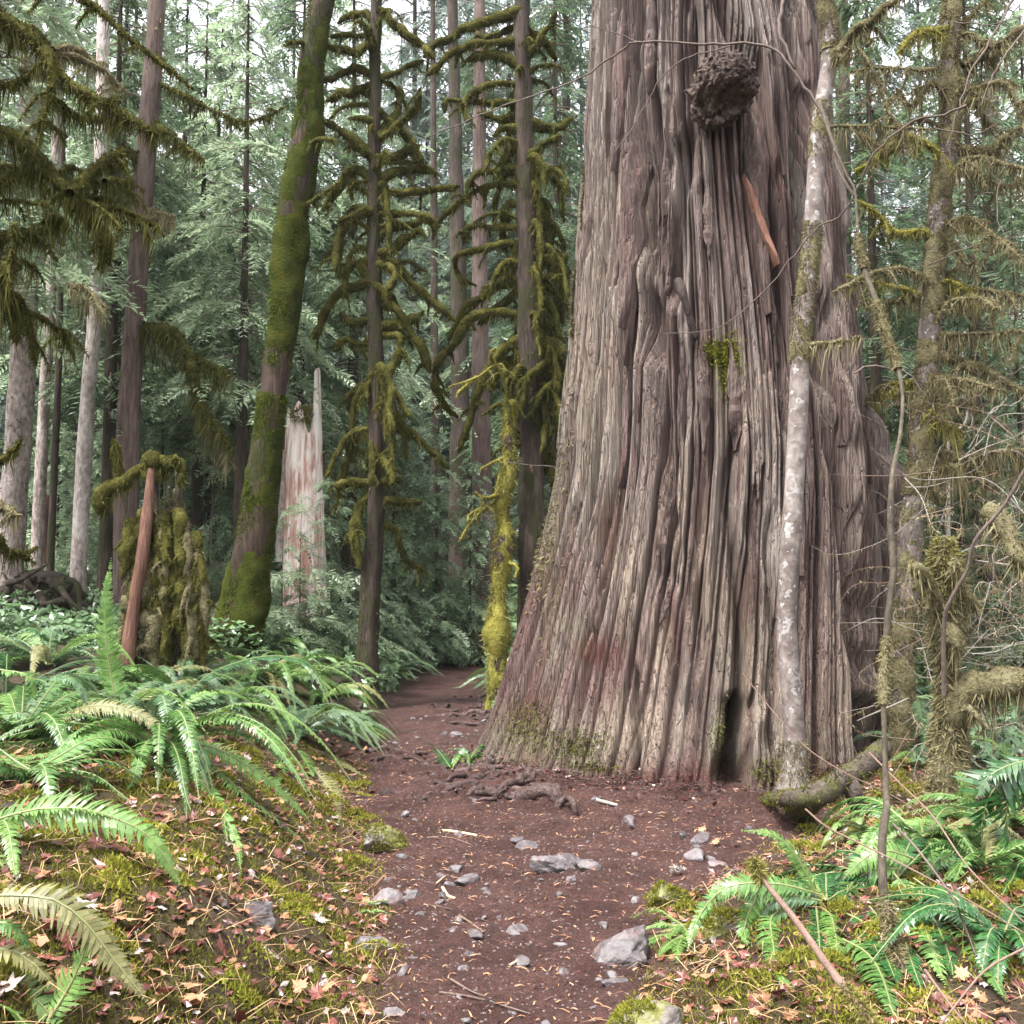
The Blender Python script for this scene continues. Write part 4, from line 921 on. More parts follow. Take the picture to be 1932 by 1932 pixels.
# ------------------------------------------------------------------ ferns
def frond(parent, pts, width, rng, mat, n=None, droop=.35, side=None, name='frond', peak=.35):
    C = spline(pts, .015 if len(pts) > 2 else .02)
    L = np.linalg.norm(np.diff(C, axis=0), axis=1); cl = np.concatenate([[0], np.cumsum(L)]); tot = cl[-1]
    if n is None: n = int(np.clip(tot / (.058 * width + .0045), 18, 84))
    s = np.linspace(.06, .995, n); pos = np.stack([np.interp(s * tot, cl, C[:, k]) for k in range(3)], -1)
    T = nrm(np.gradient(pos, axis=0))
    up = np.array([0, 0, 1.0]) + (np.array(side) if side is not None else rng.normal(0, .25, 3))
    Sd = nrm(np.cross(T, up)); Nn = np.cross(Sd, T)
    prof = np.where(s < peak, .45 + .55 * (s / peak) ** .8, np.clip((1 - s) / (1 - peak), 0, 1) ** .75) * width * .5
    prof = np.maximum(prof, .008)
    sp = tot * .93 / n
    b = MB()
    Rr = np.linspace(.0045, .0015, len(C[::4])) * (1 + width); tube(b, C[::4] if len(C) > 8 else C, Rr if len(C) > 8 else np.full(len(C), .003), 5, m=1, cap=False)
    for sg in (-1, 1):
        tilt = rng.normal(.34, .07, (n, 1)) + .25 * s[:, None]
        d = nrm(Sd * sg * np.cos(tilt) + T * np.sin(tilt) + Nn * rng.normal(.05, .12, (n, 1)))
        ln = (prof * (.8 + .28 * rng.random(n)) * np.where(rng.random(n) < .05, .35, 1))[:, None]
        w = np.minimum(sp * .5, ln[:, 0] * .3)[:, None]
        across = nrm(T - d * np.sum(T * d, 1, keepdims=True))
        dn = -Nn * droop * ln
        a0, a1 = pos - across * w * .8, pos + across * w * .9
        m0, m1 = pos + d * ln * .5 - across * w + dn * .2, pos + d * ln * .5 + across * w * .9 + dn * .12
        tp = pos + d * ln + dn * .8 + T * ln * .06
        V = np.stack([a0, a1, m1, m0, tp], 1).reshape(-1, 3); k = np.arange(n)[:, None] * 5
        b.add(V, np.concatenate([k, k + 1, k + 2, k + 3], 1)); b.add(np.stack([m0, m1, tp], 1).reshape(-1, 3), np.arange(n * 3).reshape(-1, 3))
    return b.build(name, [mat, M['rachis']], parent, smooth=False)

def fpx(px, Yb, clear=.985, lift=0.0):
    """a frond's sight points, kept above the ground and no farther than the crown's depth"""
    out = []
    for k, (u, v_) in enumerate(px):
        Y = min(Yb - lift * k, hit(u, v_) * clear); out.append(at(u, v_, Y))
    return out

def fern(label, crown, fronds, rng, extra=0, L=.75, width=.15, mat='fern', group=None, azr=(0, 6.28), up=(.35, .9)):
    c = onground(*crown) if len(crown) == 2 else np.array(crown, float)
    t = thing('sword_fern', label, 'fern', c, group)
    for fr in fronds:
        px, wpx, m_ = fr[:3]
        Yb = c[1] if len(fr) < 4 or fr[3] is None else fr[3]
        pts = fpx(px, Yb); Ym = np.mean([p[1] for p in pts])
        frond(t, pts, 1.28 * wpx / F * Ym, rng, M[m_], side=(fr[4] if len(fr) > 4 else None))
    for k in range(int(extra * 1.7)):
        a = rng.uniform(*azr); l = 1.2 * L * rng.uniform(.65, 1.15); e = rng.uniform(*up)
        d = np.array([math.cos(a), math.sin(a), 0])
        pts = [c + d * l * q + [0, 0, l * (e * q * 1.35 - 1.15 * e * q * q - .25 * q ** 3)] for q in (0, .2, .42, .65, .85, 1)]
        pts = [np.array([p[0], p[1], max(p[2], float(GZ(p[0], p[1])) + .03)]) for p in pts]
        frond(t, pts, 1.2 * width * rng.uniform(.8, 1.1), rng, M[mat] if rng.random() > .24 else M['fern_old'] if rng.random() < .35 else M['fern_light' if mat != 'fern_dark' else 'fern'])
    return t
FG = 'sword ferns on the left bank'
g = np.random.default_rng(51)
fern('big sword fern with long bright fronds trailing down the left bank to the path', (300, 1425),
     [([(250, 1395), (293, 1404), (337, 1437), (385, 1481), (422, 1536), (447, 1591), (455, 1650)], 42, 'fern_light'), ([(312, 1400), (385, 1433), (458, 1495), (532, 1554), (604, 1615)], 44, 'fern_light'),
      ([(330, 1400), (403, 1411), (477, 1451), (532, 1492), (586, 1550)], 50, 'fern_light'), ([(290, 1400), (205, 1425), (172, 1465), (158, 1510)], 44, 'fern'), ([(280, 1395), (190, 1398), (140, 1437), (90, 1497)], 46, 'fern_light'),
      ([(300, 1405), (330, 1450), (350, 1500), (352, 1545)], 40, 'fern_blue'), ([(310, 1400), (360, 1455), (412, 1510), (430, 1590)], 36, 'fern')], g, 15, .85, .14, 'fern', FG, (2.6, 6.2))
fern('fern with one tall arching dark frond reaching toward the slender conifer', (288, 1385),
     [([(290, 1378), (330, 1330), (403, 1268), (495, 1239), (572, 1246), (607, 1285)], 62, 'fern_dark'), ([(300, 1370), (367, 1330), (411, 1320), (458, 1338), (497, 1376)], 54, 'fern_blue'), ([(285, 1370), (340, 1310), (400, 1300), (440, 1330)], 44, 'fern')],
     g, 12, .75, .14, 'fern_blue', FG, (0, 6.28))
fern('fern with a single upright ladder-like frond in front of the orange pole', (221, 1370),
     [([(221, 1365), (212, 1290), (202, 1224), (199, 1147), (210, 1052)], 52, 'fern_light', None, (0, -1.5, 0)), ([(215, 1365), (180, 1300), (130, 1272), (80, 1290)], 50, 'fern_blue'), ([(225, 1365), (160, 1330), (120, 1345), (95, 1385)], 52, 'fern')], g, 11, .75, .15, 'fern_blue', FG)
fern('fern clump crowding the left bank below the slender conifer', (560, 1390),
     [([(513, 1393), (568, 1345), (623, 1327), (673, 1345)], 50, 'fern_blue'), ([(524, 1396), (528, 1440), (522, 1485)], 40, 'fern_light'), ([(546, 1400), (572, 1429), (592, 1466)], 34, 'fern_light'), ([(550, 1400), (623, 1425), (688, 1466)], 36, 'fern_old'),
      ([(580, 1440), (623, 1490), (640, 1556)], 40, 'fern_old'), ([(550, 1390), (600, 1370), (660, 1390), (690, 1425)], 46, 'fern_blue'), ([(545, 1390), (480, 1350), (430, 1350), (390, 1380)], 50, 'fern')], g, 16, .7, .13, 'fern_blue', FG)
fern('fern at the left edge below the stump with pale drooping fronds', (40, 1400),
     [([(0, 1264), (55, 1276), (70, 1325)], 52, 'fern_light'), ([(50, 1340), (90, 1285), (121, 1276), (154, 1297), (172, 1345)], 54, 'fern_blue'), ([(0, 1367), (37, 1345), (92, 1371), (112, 1408)], 52, 'fern_blue'), ([(0, 1425), (29, 1448), (50, 1487)], 60, 'fern_light')],
     g, 14, .75, .15, 'fern', FG)
fern('dusky fern behind the others at the far left of the bank', (90, 1265), [([(50, 1205), (117, 1180), (180, 1203)], 34, 'fern_blue'), ([(20, 1200), (60, 1185), (100, 1215)], 36, 'fern_dark')], g, 18, 1.0, .17, 'fern_blue', FG)
fern('fern under the mossy stump with small grey green fronds', (350, 1290), [([(323, 1240), (350, 1205), (385, 1200)], 30, 'fern_blue'), ([(360, 1270), (400, 1230), (450, 1225)], 34, 'fern_old')], g, 16, .8, .13, 'fern_blue', FG)
fern('fern clump between the leaning mossy trunk and the slender conifer', (500, 1300), [], g, 18, .9, .15, 'fern', FG)
fern('fern at the foot of the slender conifer hanging over the path', (640, 1385), [], g, 14, .55, .11, 'fern_blue', FG)
for lb, cr, n_, L_, m_ in (('fern in the middle of the left bank before the orange pole', (150, 1335), 12, .8, 'fern'), ('fern on the left bank right of the orange pole', (420, 1345), 13, .8, 'fern_blue'), ('fern close behind the tall arching dark frond', (345, 1325), 11, .8, 'fern'),
                           ('dark fern low on the far left of the bank', (10, 1330), 12, .85, 'fern_dark'), ('small fern on the crest of the left bank near the path bend', (610, 1330), 12, .6, 'fern'), ('low fern half hidden among red leaves on the left bank', (60, 1480), 7, .5, 'fern'), ('fern right of the ladder-like frond', (265, 1310), 11, .8, 'fern_blue')):
    fern(lb, cr, [], g, n_, L_, .15, m_, FG)
fern('near fern whose broad yellow green frond arches in from the left edge', (-10, 1600),
     [([(-40, 1560), (18, 1539), (92, 1525), (183, 1536), (257, 1561), (304, 1605), (347, 1684)], 86, 'fern_light', None, (.3, -1.0, 0)), ([(-20, 1560), (60, 1530), (150, 1525), (225, 1545)], 60, 'fern_light'), ([(-30, 1700), (0, 1690), (26, 1652)], 50, 'fern_light'), ([(-20, 1600), (12, 1650), (10, 1720)], 56, 'fern_light')],
     g, 2, .5, .12, 'fern', FG, (4.0, 6.0))
fern('nearest fern in the bottom left corner with olive and yellow green fronds', (20, 1880),
     [([(-20, 1690), (50, 1690), (110, 1701), (165, 1745), (215, 1811), (284, 1896)], 84, 'fern_old', None, (.3, -.8, 0)), ([(95, 1920), (120, 1880), (147, 1829), (168, 1768)], 74, 'fern_light', None, (0, -1.2, 0)), ([(-40, 1850), (0, 1862), (55, 1877), (118, 1935)], 90, 'fern_light', None, (.2, -.8, 0)),
      ([(-40, 1800), (10, 1790), (60, 1815), (110, 1870)], 66, 'fern_old'), ([(-30, 1740), (20, 1745), (60, 1790)], 56, 'fern'), ([(-40, 1890), (20, 1905), (70, 1960)], 90, 'fern_light')], g, 0, .4, .1, 'fern', FG)

RG = 'sword ferns right of the path'
g = np.random.default_rng(53)
fern('glossy sword fern spreading beside the path in the lower right', (1560, 1720),
     [([(1540, 1690), (1532, 1668), (1497, 1609), (1457, 1574), (1400, 1567)], 36, 'fern_light', None, (.3, -1.2, 0)), ([(1548, 1688), (1468, 1668), (1375, 1673), (1322, 1724), (1297, 1795)], 54, 'fern', None, (.2, -1, 0)), ([(1500, 1690), (1439, 1681), (1418, 1712), (1404, 1752), (1411, 1786)], 50, 'fern', None, (0, -1, 0)),
      ([(1520, 1700), (1458, 1726), (1458, 1777), (1468, 1825), (1494, 1872)], 58, 'fern', None, (0, -1, 0)), ([(1545, 1713), (1566, 1724), (1577, 1764), (1582, 1826)], 54, 'fern_light', None, (0, -1, 0)), ([(1550, 1700), (1500, 1690), (1460, 1700), (1430, 1735)], 46, 'fern_blue', None, (0, -1, 0)),
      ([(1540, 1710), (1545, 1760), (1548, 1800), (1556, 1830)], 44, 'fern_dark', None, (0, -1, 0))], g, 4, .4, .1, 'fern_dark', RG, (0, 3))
fern('large glossy fern with many drooping fronds at the lower right', (1690, 1680),
     [([(1640, 1710), (1660, 1735), (1680, 1790), (1694, 1858)], 74, 'fern', None, (0, -1, 0)), ([(1598, 1724), (1636, 1745), (1665, 1790), (1692, 1854)], 66, 'fern_dark', None, (0, -1, 0)), ([(1590, 1772), (1636, 1798), (1665, 1844), (1688, 1925)], 78, 'fern', None, (0, -1, 0)), ([(1684, 1644), (1724, 1697), (1750, 1764), (1784, 1858)], 84, 'fern', None, (0, -1, 0)),
      ([(1724, 1657), (1777, 1697), (1817, 1750), (1854, 1804), (1899, 1890)], 82, 'fern', None, (0, -1, 0)), ([(1724, 1620), (1670, 1604), (1630, 1620), (1590, 1660)], 60, 'fern_light', None, (0, -1, 0)), ([(1684, 1665), (1705, 1697), (1718, 1750)], 56, 'fern_light', None, (0, -1, 0)), ([(1700, 1640), (1650, 1640), (1610, 1665), (1585, 1710)], 60, 'fern', None, (0, -1, 0)),
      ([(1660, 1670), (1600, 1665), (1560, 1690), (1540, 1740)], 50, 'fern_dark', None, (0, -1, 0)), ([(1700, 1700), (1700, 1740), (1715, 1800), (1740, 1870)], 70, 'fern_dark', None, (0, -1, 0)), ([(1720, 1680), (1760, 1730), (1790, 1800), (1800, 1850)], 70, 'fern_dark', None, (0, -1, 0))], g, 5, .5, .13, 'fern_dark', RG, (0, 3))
fern('fern at the right edge with pale shining fronds lying flat', (1860, 1650),
     [([(1737, 1628), (1804, 1625), (1870, 1638), (1945, 1668)], 60, 'fern_blue', None, (0, -.6, 0)), ([(1800, 1650), (1850, 1690), (1900, 1710), (1950, 1720)], 60, 'fern', None, (0, -.6, 0)), ([(1880, 1640), (1900, 1660), (1932, 1700)], 56, 'fern_light')], g, 8, .5, .14, 'fern', RG, (0, 6.28))
fern('fern behind the thin maple stem in the lower right', (1745, 1600), [], g, 10, .5, .13, 'fern', RG)
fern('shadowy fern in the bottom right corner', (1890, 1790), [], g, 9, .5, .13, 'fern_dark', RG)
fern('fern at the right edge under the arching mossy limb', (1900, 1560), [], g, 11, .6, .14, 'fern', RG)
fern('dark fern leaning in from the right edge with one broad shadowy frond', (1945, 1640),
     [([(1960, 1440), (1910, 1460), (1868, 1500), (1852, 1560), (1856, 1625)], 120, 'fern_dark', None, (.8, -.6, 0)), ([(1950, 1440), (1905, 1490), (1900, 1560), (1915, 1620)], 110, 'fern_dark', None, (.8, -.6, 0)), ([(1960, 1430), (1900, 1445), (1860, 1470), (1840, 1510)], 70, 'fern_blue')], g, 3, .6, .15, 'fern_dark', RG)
fern('small fern with two pale fronds hanging beside the mossy sapling', (1826, 1600), [([(1800, 1460), (1817, 1470), (1826, 1500), (1830, 1528)], 50, 'fern_light', None, (0, -1, 0)), ([(1815, 1530), (1842, 1548), (1835, 1582), (1826, 1618)], 60, 'fern_light', None, (0, -1, 0))], g, 5, .4, .1, 'fern_light', RG)
fern('small pale fern growing at the foot of the thick mossy root', (1640, 1580), [([(1620, 1572), (1636, 1542), (1668, 1527)], 26, 'fern_light'), ([(1640, 1590), (1680, 1580), (1710, 1590)], 34, 'fern_light'), ([(1640, 1585), (1610, 1575), (1590, 1590)], 26, 'fern_light')], g, 5, .3, .08, 'fern_light', RG)
fern('little fern hanging from the mossy maple trunk', tuple(at(1733, 1316, 7.6)), [([(1728, 1312), (1733, 1318), (1738, 1353), (1750, 1400)], 34, 'fern_blue', 7.6), ([(1730, 1316), (1752, 1312), (1766, 1322)], 26, 'fern_blue', 7.6)], g, 0, .3, .08, 'fern', RG)
fern('small fern tucked at the left foot of the huge cedar', (880, 1440), [([(850, 1448), (830, 1420), (803, 1395)], 30, 'fern_dark'), ([(880, 1440), (870, 1415), (846, 1412)], 26, 'fern_blue'), ([(880, 1442), (905, 1408), (930, 1412)], 34, 'fern'), ([(890, 1442), (918, 1425), (930, 1440)], 30, 'fern')], g, 7, .35, .08, 'fern')
fern('lacy bright green lady fern overhanging the lower right rock', (1290, 1760), [([(1290, 1755), (1262, 1762), (1235, 1768), (1205, 1790)], 34, 'fern_light'), ([(1295, 1760), (1262, 1780), (1240, 1806)], 36, 'fern_light'), ([(1295, 1755), (1280, 1785), (1278, 1815)], 34, 'fern_light'), ([(1298, 1745), (1270, 1745), (1240, 1750)], 30, 'fern_light')], g, 3, .2, .06, 'fern_light', None, (2, 5))
fern('tiny fern sprig at the left edge of the path', (712, 1722), [([(700, 1722), (712, 1716), (730, 1722)], 14, 'fern_light'), ([(706, 1724), (690, 1716), (680, 1722)], 12, 'fern_light')], g, 2, .1, .03, 'fern_light')

# ferns further back in the wood: one plant, copied
g = np.random.default_rng(57)
fp = fern('far fern of grey green fronds beside the end of the path', (0.1, 16.0, float(GZ(.1, 16.0))), [], g, 14, .8, .15, 'fern_blue', 'ferns further back in the wood')
for k, (u, v_) in enumerate([(760, 1300), (800, 1290), (590, 1290), (640, 1250), (560, 1260), (905, 1300), (880, 1255), (760, 1240), (820, 1240), (700, 1235), (500, 1235), (380, 1215), (310, 1190), (150, 1190), (30, 1180), (930, 1240), (110, 1140), (200, 1150),
                             (1740, 1430), (1850, 1400), (1900, 1440), (1720, 1350), (1890, 1350), (1760, 1260), (1850, 1230), (1920, 1250)]):
    p = onground(u, v_)
    if path_d(p[0], p[1]) < .1: p[0] += .5 * np.sign(p[0] - np.interp(p[1], PY, PC))
    p[2] = float(GZ(p[0], p[1])) - .02
    dup(fp, p, g.uniform(0, 6.28), g.uniform(.7, 1.1), f"grey green fern {'near' if p[1] < 15 else 'deep' if p[1] < 22 else 'far'} in the wood {where(u)}", 'ferns further back in the wood')
fp['label'] = 'grey green fern beside the trunk at the very end of the path'

# ------------------------------------------------------------------ conifers of the wood behind
def leaflets(mb, O, Dr, L, rng, pairs=6, fl=.3, wd=.03, hang=.35, m=0):
    """flat sprays: origins O, directions Dr, lengths L; every leaflet is its own pointed blade"""
    k = len(O); side = nrm(np.cross(Dr, np.array([0, 0, 1.0]) + rng.normal(0, .35, (k, 3))))
    for q in range(pairs):
        s = (q + .4 + .5 * rng.random((k, 1))) / pairs
        p = O + Dr * L * s; p[:, 2] -= (hang * L * s ** 2)[:, 0]
        for sg in (-1, 1):
            d = nrm(Dr * .75 + side * sg * .75 + rng.normal(0, .16, (k, 3)) - np.array([0, 0, .25]) * s)
            l = L * fl * (1.15 - .75 * s) * (.7 + .6 * rng.random((k, 1)))
            wv_ = nrm(np.cross(d, np.cross(side, Dr))) * wd * (.7 + .6 * rng.random((k, 1))) * np.minimum(1, L / .3)
            mb.add(np.stack([p - wv_ * .4, p + d * l * .5 + wv_, p + d * l, p + d * l * .45 - wv_], 1).reshape(-1, 3), np.arange(k * 4).reshape(-1, 4), m)

def conifer(name, label, loc, seed, Ht, z0, Lmax, nb, mats, droop=.35, sl=.55, trunk_r=.2, group=None, pairs=6, wd=.03, bark='bark_brown', fl=.3, per=5.0):
    g = np.random.default_rng(seed); t = thing(name, label, 'tree' if Ht > 4 else 'sapling', loc, group); o = ORG[t.name]
    C = spline(o + np.array([[0, 0, -.3], [0.02 * Ht * g.normal() * .3, 0, Ht * .4], [0, 0, Ht]]), max(.15, Ht / 40)); s = np.linspace(0, 1, len(C))
    b = MB(); tube(b, C, trunk_r * (1 - .93 * s) + trunk_r * .5 * np.exp(-s * 40), 12, .15, 3, seed, .3); b.build('trunk', M[bark], t)
    b = MB(); OO, DD, LL = [], [], []
    for k in range(nb):
        f = g.random() ** 1.25; z = z0 + (Ht - z0) * f; a = g.uniform(0, 6.28)
        L = Lmax * (1 - z / Ht) ** .7 * g.uniform(.6, 1.15) + .12 * Lmax * g.random()
        out = np.array([math.cos(a), math.sin(a), 0]); tt = np.linspace(0, 1, 6)[:, None]
        ax = o + [0, 0, z] + out * L * tt + np.array([0, 0, 1.0]) * L * (.12 * tt - droop * tt ** 1.8)
        tube(b, ax, np.linspace(.016, .003, 6) * (Lmax / 2.5) * min(1, Ht / 8), 3, m=1, cap=False)
        ns = max(4, int(L * per)); q = .12 + .88 * g.random(ns); pos = np.stack([np.interp(q, tt[:, 0], ax[:, c_]) for c_ in range(3)], -1)
        sgn = np.where(g.random(ns) < .5, -1, 1)[:, None]; sv = np.array([-out[1], out[0], 0])
        d = nrm(out * (.55 + .5 * q[:, None]) + sv * sgn * g.uniform(.3, 1.0, (ns, 1)) + np.array([0, 0, -1.0]) * (g.uniform(.0, .7, (ns, 1))))
        OO.append(pos); DD.append(d); LL.append(sl * g.uniform(.5, 1.15, (ns, 1)) * (1.1 - .5 * q[:, None]) * (1 - .55 * f))
    leaflets(b, np.concatenate(OO), np.concatenate(DD), np.concatenate(LL), g, pairs, fl, wd)
    b.build('crown', [M[mats], M['twig']], t, smooth=False)
    return t
GRP = 'conifers of the wood behind'
g = np.random.default_rng(61)
prot = {}
for nm, sd, Ht, z0, Lm, nb, mt_, dr in (('a', 1, 16, 1.2, 2.8, 165, 'needles', .4), ('b', 2, 20, 2.5, 3.1, 175, 'needles_blue', .5), ('c', 3, 12, .5, 2.5, 175, 'needles_pale', .35), ('d', 4, 13, 1, 2.6, 160, 'needles_green', .4), ('e', 6, 12.5, 4.6, 2.5, 120, 'needles_pale', .6), ('f', 7, 12.5, 4.0, 2.5, 105, 'needles', .65)):
    prot[nm] = (mt_, conifer('conifer_tree', 'x', (0, 0, 0), sd, Ht, z0, Lm, nb, mt_, dr, .9, .14, GRP, 10, .02, 'bark_dark', .36, per=7.0))
KD = {'a': 'grey green hemlock', 'b': 'tall blue green fir', 'c': 'pale feathery cedar', 'd': 'fresh green bushy hemlock', 'e': 'high crowned pale cedar', 'f': 'high crowned dusky hemlock'}
used = {}
def place(kind, u, Y, sc=1.0):
    x = (u - CU) / F * Y; z = float(GZ(x, Y)) - .1; o = prot[kind][1]; lb = f'{KD[kind]} in the {row(Y)} wood {where(u)}'
    if kind not in used:
        used[kind] = 1; o.location = (x, Y, z); o.rotation_euler = (0, 0, g.uniform(0, 6.28)); o.scale = (sc,) * 3; o['label'] = lb; return o
    return dup(o, (x, Y, z), g.uniform(0, 6.28), sc * g.uniform(.92, 1.08), lb, GRP)
for kind, u, Y, sc in [('e', -50, 12.3, .95), ('f', 200, 15.6, .95), ('b', 850, 37, 1.6), ('b', 960, 33, 1.5), ('b', 1070, 30, 1.4), ('b', 775, 35, 1.55), ('f', 905, 31, 1.5), ('f', 1050, 24, 1.3), ('e', 215, 16.5, 1), ('f', 370, 17.5, .95), ('e', 450, 15.2, .9), ('f', 560, 18, .95), ('e', 655, 18.5, 1), ('f', 1660, 13.5, .9), ('f', 1850, 15, .95), ('e', 1960, 17, 1), ('c', 455, 21, .8), ('c', 400, 19, .9), ('d', 560, 20, .8), ('d', 640, 27, .9), ('d', 830, 44, 1.2), ('a', 330, 21, .9), ('a', 120, 24, .9), ('c', 180, 22, 1), ('b', 20, 20, .95), ('a', -120, 21, .9), ('b', 230, 27, 1), ('a', 420, 27, 1), ('b', 540, 30, 1.0),
                       ('d', 900, 36, 1), ('c', 860, 31, 1.0), ('b', 750, 33, 1.0), ('a', 980, 29, .9), ('a', 1060, 27, .9), ('b', 1100, 33, 1), ('c', 60, 30, 1), ('b', -80, 28, 1), ('a', 340, 36, 1.1), ('b', 660, 40, 1.1), ('c', 480, 41, 1.1), ('a', 180, 42, 1.2), ('a', 900, 43, 1.1), ('b', 30, 45, 1.2),
                       ('b', 1640, 17, .8), ('b', 1760, 22, .9), ('a', 1880, 18, .8), ('d', 1700, 27, .8), ('b', 1850, 28, 1), ('a', 1960, 24, .9), ('b', 1600, 30, 1), ('a', 800, 35, 1.25), ('b', 880, 39, 1.2), ('c', 745, 37, 1.4), ('a', 1020, 40, 1.3), ('c', 850, 46, 1.5), ('a', 1780, 36, 1), ('b', 1900, 40, 1.1), ('b', 1680, 42, 1.1), ('a', 2040, 34, 1), ('c', 1820, 14.5, .45), ('a', 1930, 13, .42), ('d', 1720, 14, .35),
                       ('b', 790, 52, 1.3), ('a', 600, 55, 1.3), ('b', 300, 55, 1.4), ('a', 60, 58, 1.4), ('b', 1000, 56, 1.3), ('b', 1720, 55, 1.2), ('a', 1880, 58, 1.3)]:
    place(kind, u, Y, sc)

# single trunks that can be told apart
def bare_trunk(name, label, px, wpx, Y, mat, moss=None, k=0, seed=0, cat='tree', extra=(), bough=0):
    p0 = at(*px[0], Y); p0[2] = float(GZ(p0[0], Y)); gg = np.random.default_rng(seed + 700)
    t = thing(name, label, cat, p0)
    C = spline([np.array([p0[0], Y, p0[2] - .2])] + [at(u, v_, Y) for u, v_ in px[1:]], .15); s = np.linspace(0, 1, len(C)); R = (wpx[0] + (wpx[1] - wpx[0]) * s) / F * Y / 2
    b = MB(); tube(b, C, R, 16, .16, 3, seed, .4); b.build('trunk', mat, t)
    if moss:
        b = MB(); fuzz(b, C, R, k, .06, .012, gg, 0, .8, .12); tag(b.build('moss', moss, t), kind='stuff')
    for pxs, r0, r1, m_, un in extra: mossbranch(t, px3(pxs, Y, Y - .5), r0, r1, gg, M[m_], M['bark_dark'], dens=300 + 500 * un, under=un, ln=.05, wd=.011)
    return t
bare_trunk('conifer_tree', 'dark reddish brown conifer trunk with a drooping mossy limb behind the stump', [(238, 1180), (240, 850), (255, 600), (275, 300), (290, 100), (300, -60)], (46, 33), 14, M['bark_brown'], M['moss_tan'], 500, 1,
           extra=[([(250, 622), (280, 620), (320, 623), (350, 657), (363, 690), (370, 747), (400, 793), (443, 847)], .06, .03, 'moss', .5), ([(358, 670), (400, 690), (430, 708)], .05, .02, 'moss', .35), ([(372, 760), (410, 830), (430, 870)], .04, .02, 'moss_tan', .4),
                  ([(275, 320), (240, 290), (200, 300), (150, 345)], .06, .03, 'moss', .3), ([(280, 230), (330, 260), (383, 303)], .05, .025, 'moss', .3), ([(262, 400), (300, 400), (330, 420)], .04, .02, 'moss_tan', .3), ([(268, 350), (230, 345), (205, 350)], .05, .02, 'moss', .2),
                  ([(288, 150), (333, 173), (383, 197), (450, 230), (500, 220), (543, 197)], .03, .01, 'moss', .15)])
bare_trunk('conifer_tree', 'wide pale grey trunk at the left edge above the dark root mass', [(16, 1130), (22, 1000), (35, 800), (45, 650), (55, 300), (60, -40)], (50, 40), 13.5, M['bark_pale'], M['moss'], 300, 2)
bare_trunk('conifer_tree', 'narrow pale trunk second from the left edge', [(66, 1110), (74, 950), (84, 750), (96, 560), (110, 100)], (24, 16), 15, M['bark_pale'], None, 0, 3)
bare_trunk('conifer_tree', 'thin dark trunk between two pale trunks at the left', [(92, 1100), (104, 850), (112, 650), (120, 200)], (15, 10), 14.5, M['bark_dark'], None, 0, 4)
bare_trunk('conifer_tree', 'pale lichen spotted trunk left of the reddish brown conifer', [(146, 1100), (154, 950), (166, 750), (178, 600), (190, 300), (196, -40)], (30, 22), 14.5, M['bark_pale'], None, 0, 5)
bare_trunk('conifer_tree', 'dim brown trunk behind the drooping mossy limb', [(352, 1120), (354, 900), (366, 600), (372, 200)], (26, 16), 22, M['bark_brown'], M['moss'], 200, 6)
bare_trunk('conifer_tree', 'straight grey brown trunk left of the golden mossed snag', [(918, 1200), (915, 1000), (908, 850), (905, 400), (905, -60)], (42, 20), 21, M['bark_brown'], None, 0, 7)
bare_trunk('conifer_tree', 'dark trunk in the gloom right of the slender conifer', [(826, 1200), (822, 950), (820, 700), (818, 300), (816, -60)], (20, 9), 22, M['bark_dark'], None, 0, 8)
bare_trunk('conifer_tree', 'shadowed thick trunk just beyond the dark trunk in the gloom', [(868, 1195), (866, 1000), (868, 700), (860, 300), (852, -60)], (46, 18), 26, M['bark_dark'], None, 0, 9)
bare_trunk('conifer_tree', 'dark trunk showing at the upper right beside the alder top', [(1600, 1100), (1595, 700), (1590, 200), (1588, -40)], (34, 24), 15, M['bark_dark'], M['moss_tan'], 250, 10)
bare_trunk('conifer_tree', 'brown trunk far behind the mossy maple at the right', [(1852, 1100), (1860, 700), (1868, 430), (1872, 100)], (34, 26), 16, M['bark_brown'], M['moss_tan'], 500, 11)
bare_trunk('broken_snag', 'short rotten red brown snag between the pale left trunks', [(84, 1120), (82, 1030), (84, 935)], (26, 20), 15.5, M['wood_orange'], None, 0, 12, 'snag')

